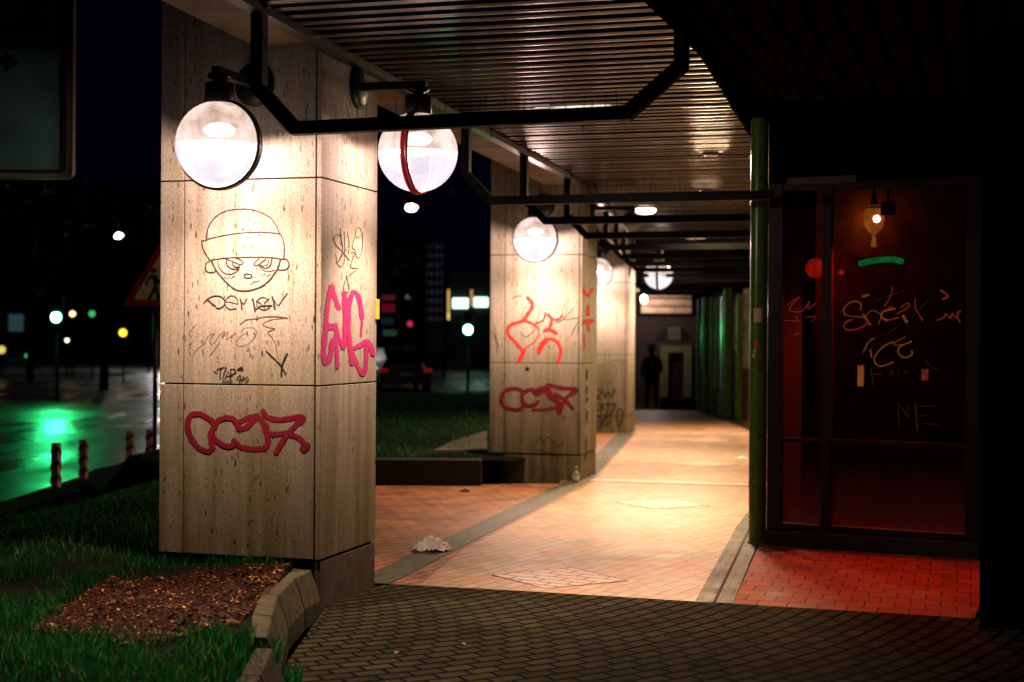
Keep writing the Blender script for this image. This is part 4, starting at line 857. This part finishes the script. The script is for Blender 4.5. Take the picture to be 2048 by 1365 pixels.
def signal(px, py, dep, label, r_, side=1):
    q = at(px, py, dep); t = empty('traffic_signal', label, 'traffic light', (q.x, dep, -.3)); h = q.z+.3
    MB().box((-.17, .0, h-.25), (.17, .22, h+.55)).build('housing', BLACK, t, .03)
    Rx = Matrix.Rotation(R(90), 4, 'X')
    MB().lathe([(1e-4, .03), (r_*.7, .02), (r_, 0)], 20, Matrix.Translation((0, -.002, h)) @ Rx).build('green_lens', emis('signal_green', (.06, 1, .22), 170), t)
    MB().lathe([(1e-4, .03), (r_*.7, .02), (r_, 0)], 20, Matrix.Translation((0, -.002, h+.33)) @ Rx).build('dark_lens', DARKW, t)
    MB().tube([(0, .11, h-.2), (0, .11, 0)], .05, 10).build('pole', plain('signal_pole', (.02, .035, .02), .8) if 'signal_pole' not in MATS else MATS['signal_pole'], t)
    return t
signal(112, 635, 40, 'traffic light glowing green above the wet road at far left', .125)
signal(936, 660, 44, 'traffic light glowing green between the first and second pillars', .125)
q = at(112, 635, 39.7); l = point('signal_spill', (q.x, q.y, q.z), 200, (.02, 1, .28), .12, None, 'SPOT', spot_size=R(34), spot_blend=.6); l.rotation_euler = Vector((6.8, -22, -3.6)).to_track_quat('-Z', 'Y').to_euler()
smalls = [(145, 628, .11, (1, .65, .25), 3, 60, 'pair of small warm lights beside the left green traffic light'), (184, 628, .13, (.05, .5, .15), .8, 60, 'dull green lamp right of the left traffic light'), (134, 681, .08, (.9, 1, .7), 2.5, 60, 'tiny whitish lamp below the left green traffic light'),
 (246, 666, .14, (1, .55, .03), 2.5, 55, 'round amber lamp left of the nearest pillar'), (55, 712, .10, (.1, .6, .3), .7, 60, 'small dim green lamp at far left'), (3, 700, .16, (.8, .6, .15), .8, 60, 'blurred yellow light at the left picture edge'),
 (816, 595, .09, (.6, .35, .4), .35, 60, 'faint pinkish lamp left of the dim tower'), (820, 648, .12, (.6, .03, .15), .6, 60, 'dim crimson lamp between the two pillars'), (802, 699, .09, (.2, .6, .2), .6, 60, 'dim green lamp over the parked car')]
for px, py, r_, c, s_, dep, lab in smalls:
    q = at(px, py, dep); t = empty('small_lamp', lab, 'lamp', (q.x, dep, -.3)); h = q.z+.3
    ball(t, 'lamp_head', (0, 0, h), r_, emis('small_%d_%d' % (px, py), c, s_)); MB().tube([(0, .05, 0), (0, .05, h-r_)], .04, 6).build('pole', DARKW, t)
# lit shop building between the pillars
t = empty('street_building', 'dark building with two bright greenish signs between first and second pillars', 'building', (at(940, 600, 80).x, 80, -.3))
X_ = lambda px: at(px, 600, 80).x-t.location.x; Z_ = lambda py: at(940, py, 80).z+.3
MB().box((X_(898), .3, 0), (X_(1150), 8, Z_(540))).build('wall', plain('street_wall', (.006, .006, .01), .9), t)
for x0, x1, y0, y1 in ((905, 936, 617, 597), (948, 976, 614, 595)): MB().box((X_(x0), .1, Z_(y0)), (X_(x1), .28, Z_(y1))).build('lit_sign', emis('sign_lit', (.55, 1, .72), 2.2), t)
for x0, y0, y1, c in ((897, 622, 580, (.75, .45, .12)), (943, 612, 580, (.6, .3, .1)), (897, 640, 624, (1, .75, .3))): MB().box((X_(x0-2), .05, Z_(y0)), (X_(x0+2), .1, Z_(y1))).build('lit_strip', emis('strip_%d_%d' % (x0, y0), c, .8), t)
t = empty('kiosk', 'dark kiosk with dim red and green lit panels beyond the lawn', 'kiosk', (at(777, 620, 58).x, 58, -.3))
X_ = lambda px: at(px, 620, 58).x-t.location.x; Z_ = lambda py: at(777, py, 58).z+.3
MB().box((X_(752), .1, 0), (X_(800), 3, Z_(575))).build('body', DARKW, t)
for x0, x1, y0, y1, c, s_ in ((763, 790, 601, 590, (.35, .06, .05), .5), (763, 790, 625, 608, (.6, .02, .06), .5), (766, 793, 672, 660, (.12, .35, .18), .35), (763, 788, 650, 636, (.03, .10, .10), .4)): MB().box((X_(x0), .05, Z_(y0)), (X_(x1), .1, Z_(y1))).build('lit_panel', emis('kiosk_%d' % y0, c, s_*.22), t)
t = empty('tower', 'faint grey violet tower block rising beyond the street', 'building', (at(870, 560, 160).x, 160, -.3))
X_ = lambda px: at(px, 560, 160).x-t.location.x; Z_ = lambda py: at(870, py, 160).z+.3
TW = glow('tower_dim', (.22, .16, .30), .05); MB().box((X_(845), 0, 0), (X_(893), 6, Z_(478))).build('wall', plain('tower_wall', (.30, .27, .33), .9, scale=.5), t)
for r_ in range(9):
    for c_ in range(4): MB().box((X_(849+c_*11), -.05, Z_(490+r_*18+8)), (X_(855+c_*11), 0, Z_(490+r_*18))).build('window', TW, t)
# parked car
q = gnd(805, 765, -.3); t = empty('parked_car', 'dark parked car with dim red tail lights beyond the lawn', 'car', (at(795, 735, 50).x, 50, -.3), R(12))
prof = [(-.85, .25), (.85, .25), (.88, .75), (.78, .95), (.62, 1.42), (-.62, 1.42), (-.78, .95), (-.88, .75)]
def carbody():
    m = MB(); st = [(-2.1, .55, .9), (-2.0, .72, 1), (-1.2, 1, 1), (.6, 1, 1), (1.2, .68, 1), (2.0, .62, .95), (2.15, .5, .85)]; n = len(prof)
    for y, hz, wx in st:
        for (x, z) in prof: m.v.append((x*wx, y, .25+(z-.25)*(hz if z > .8 else (hz*.5+.5))))
    for i in range(len(st)-1):
        for j in range(n): m.f.append((i*n+j, i*n+(j+1) % n, (i+1)*n+(j+1) % n, (i+1)*n+j)); m.sm.append(False)
    m.f += [tuple(range(n))[::-1], tuple(range((len(st)-1)*n, len(st)*n))]; m.sm += [False]*2; return m
carbody().build('body', plain('car_paint', (.012, .015, .022), .2), t, .04)
MB().box((-.55, -2.0, .93), (.55, -1.45, 1.25)).build('rear_window', GLASS, t)
for sx_ in (-1, 1):
    MB().box((sx_*.72-.13, -2.14, .62), (sx_*.72+.13, -2.05, .74)).build('tail_light', emis('tail_red', (.8, .02, .03), .12), t)
    for y in (-1.35, 1.3): MB().lathe([(.1, -.1), (.31, -.1), (.31, .1), (.1, .1)], 20, Matrix.Translation((sx_*.8, y, .31)) @ Matrix.Rotation(R(90), 4, 'Y')).build('wheel', BLACK, t)
MB().box((-.2, -2.14, .5), (.2, -2.11, .6)).build('number_plate', plain('plate_white', (.5, .45, .45), .5), t)
# bare tree trunks and far buildings as dark shapes
BARK = plain('bark', (.03, .028, .03), .9)
FOL = attr_mat('dark_leaves', [(0, (.004, .012, .006)), (1, (.012, .03, .012))])
def tree(px, dep, h, label):
    p = at(px, 700, dep); t = empty('street_tree', label, 'tree', (p.x, dep, -.3), 0, 'dark trees along the street'); rn = random.Random(px)
    m = MB(); m.tube([(0, 0, 0), (.05, 0, h*.3), (-.05, .1, h*.6)], .12, 8, rs=[.16, .12, .08]); 
    tips = []
    for k in range(7):
        a = k*.9; e = (math.cos(a)*h*.22, math.sin(a)*h*.22, h*(.62+.3*rn.random())); m.tube([(0, .03, h*(.35+.04*k)), e], .04, 6, rs=[.05, .015]); tips.append(e)
    m.build('trunk', BARK, t); m = MB()
    for _ in range(1800):
        e = rn.choice(tips); x, y, z = [e[i]+rn.gauss(0, h*.09) for i in range(3)]; s_ = rn.uniform(.06, .14); a = rn.uniform(0, 6); b = rn.uniform(-s_, s_)
        m.poly([(x, y, z), (x+math.cos(a)*s_, y+math.sin(a)*s_, z+b), (x+math.cos(a+1)*s_, y+math.sin(a+1)*s_, z-b*.4)])
    m.build('crown', FOL, t)
tree(208, 48, 7, 'dark tree with thin trunk, right of the dull green lamp'); tree(60, 56, 8, 'dark tree at far left beyond the road'); tree(800, 56, 7.5, 'dark tree behind the parked car')
for px0, px1, dep, top, lab in ((-200, 90, 120, 330, 'unlit apartment block across the road at far left'), (130, 330, 130, 380, 'unlit block across the road left of the nearest pillar'), (748, 840, 110, 470, 'unlit block beyond the kiosk')):
    t = empty('dark_building', lab, 'building', (at(px0, 600, dep).x, dep, -.3)); wdt = at(px1, 600, dep).x-at(px0, 600, dep).x; hh = at(0, top, dep).z+.3
    MB().box((0, 0, 0), (wdt, 8, hh)).build('wall', plain('dark_facade', (.005, .005, .009), .9) if 'dark_facade' not in MATS else MATS['dark_facade'], t)
    MB().box((-.2, -.2, hh), (wdt+.2, 8.2, hh+.4)).build('roof', DARKW, t); m_ = emis('faint_window', (.05, .12, .16), .25); n_ = int(wdt/3)
    for r_ in range(3):
        for c_ in range(max(2, n_)):
            MB().box((1+c_*wdt/max(2, n_), -.05, 2+r_*3), (2.2+c_*wdt/max(2, n_), 0, 3.4+r_*3)).build('window', m_ if (r_*7+c_*3+len(lab)) % 11 == 0 else DARKW, t)

# ------------------------------------------------------------------ small litter
def crumple(name, loc, w_, d_, h_, label, m, seed):
    rn = random.Random(seed); mb = MB(); n = 14
    for j in range(n+1):
        for i in range(n+1):
            u, v = i/n*2-1, j/n*2-1; r_ = max(abs(u), abs(v)); k = 1-r_**2.2
            x = u*w_*(1+.18*math.sin(v*5+seed))+rn.gauss(0, w_*.03); y = v*d_*(1+.2*math.sin(u*4))+rn.gauss(0, d_*.03)
            z = h_*k*(.62+.38*math.sin(u*6+seed)*math.cos(v*5))+abs(rn.gauss(0, h_*.13))+.003; mb.v.append((x, y, z))
    for j in range(n):
        for i in range(n): k = j*(n+1)+i; mb.f.append((k, k+1, k+n+2, k+n+1)); mb.sm.append(False)
    o = mb.build(name, m); o.location = loc; s2 = o.modifiers.new('solid', 'SOLIDIFY'); s2.thickness = .0015; return tag(o, label, 'litter')
PAPER = plain('paper_white', (.92, .90, .84), .8, var=.05, scale=20)
q = gnd(864, 1103); crumple('crumpled_paper', (q.x, q.y+.03, .005), .12, .10, .095, 'crumpled white paper bag on the green band near the first pillar', PAPER, 3)
q = gnd(1483, 919); crumple('crumpled_paper', (q.x, q.y, .005), .07, .05, .035, 'small white paper scrap far down beside the green post', PAPER, 5)
DEB = plain('debris', (.02, .012, .01), .9)
q = gnd(929, 985); crumple('dark_scrap', (q.x, q.y, .003), .045, .03, .03, 'small dark scrap on the orange paving behind the first pillar', DEB, 8)
for (px, py, lab) in ((793, 1309, 'small orange fallen leaf on grey paving at lower left'), (926, 1292, 'larger fallen leaf on the grey paving'), (770, 1176, 'brown leaf beside the foot of the nearest pillar')):
    q = gnd(px, py); m = MB(); m.v = [(-.02, 0, .002), (0, -.012, .008), (.022, 0, .004), (0, .012, .010), (.03, .004, .003)]; m.f = [(0, 1, 2, 3), (2, 4, 3)]; m.sm = [False]*2
    o = m.build('fallen_leaf', plain('leaf_orange', (.45, .22, .06), .7) if 'leaf_orange' not in MATS else MATS['leaf_orange']); o.location = (q.x, q.y, .005); o.rotation_euler = (0, 0, px); tag(o, lab, 'leaf', 'fallen leaves on the paving')
q = gnd(1152, 966); t = empty('bottle', 'small pale bottle standing at the foot of second pillar', 'bottle', (q.x, q.y-.03, .004))
MB().lathe([(1e-4, 0), (.032, 0), (.034, .01), (.034, .09), (.02, .115), (.014, .125), (.014, .16), (.017, .162), (.017, .17), (1e-4, .17)], 18).build('glass', plain('bottle_glass', (.45, .38, .18), .15), t)
MB().lathe([(.0345, .03), (.0345, .07)], 18).build('paper_label', PAPER, t)
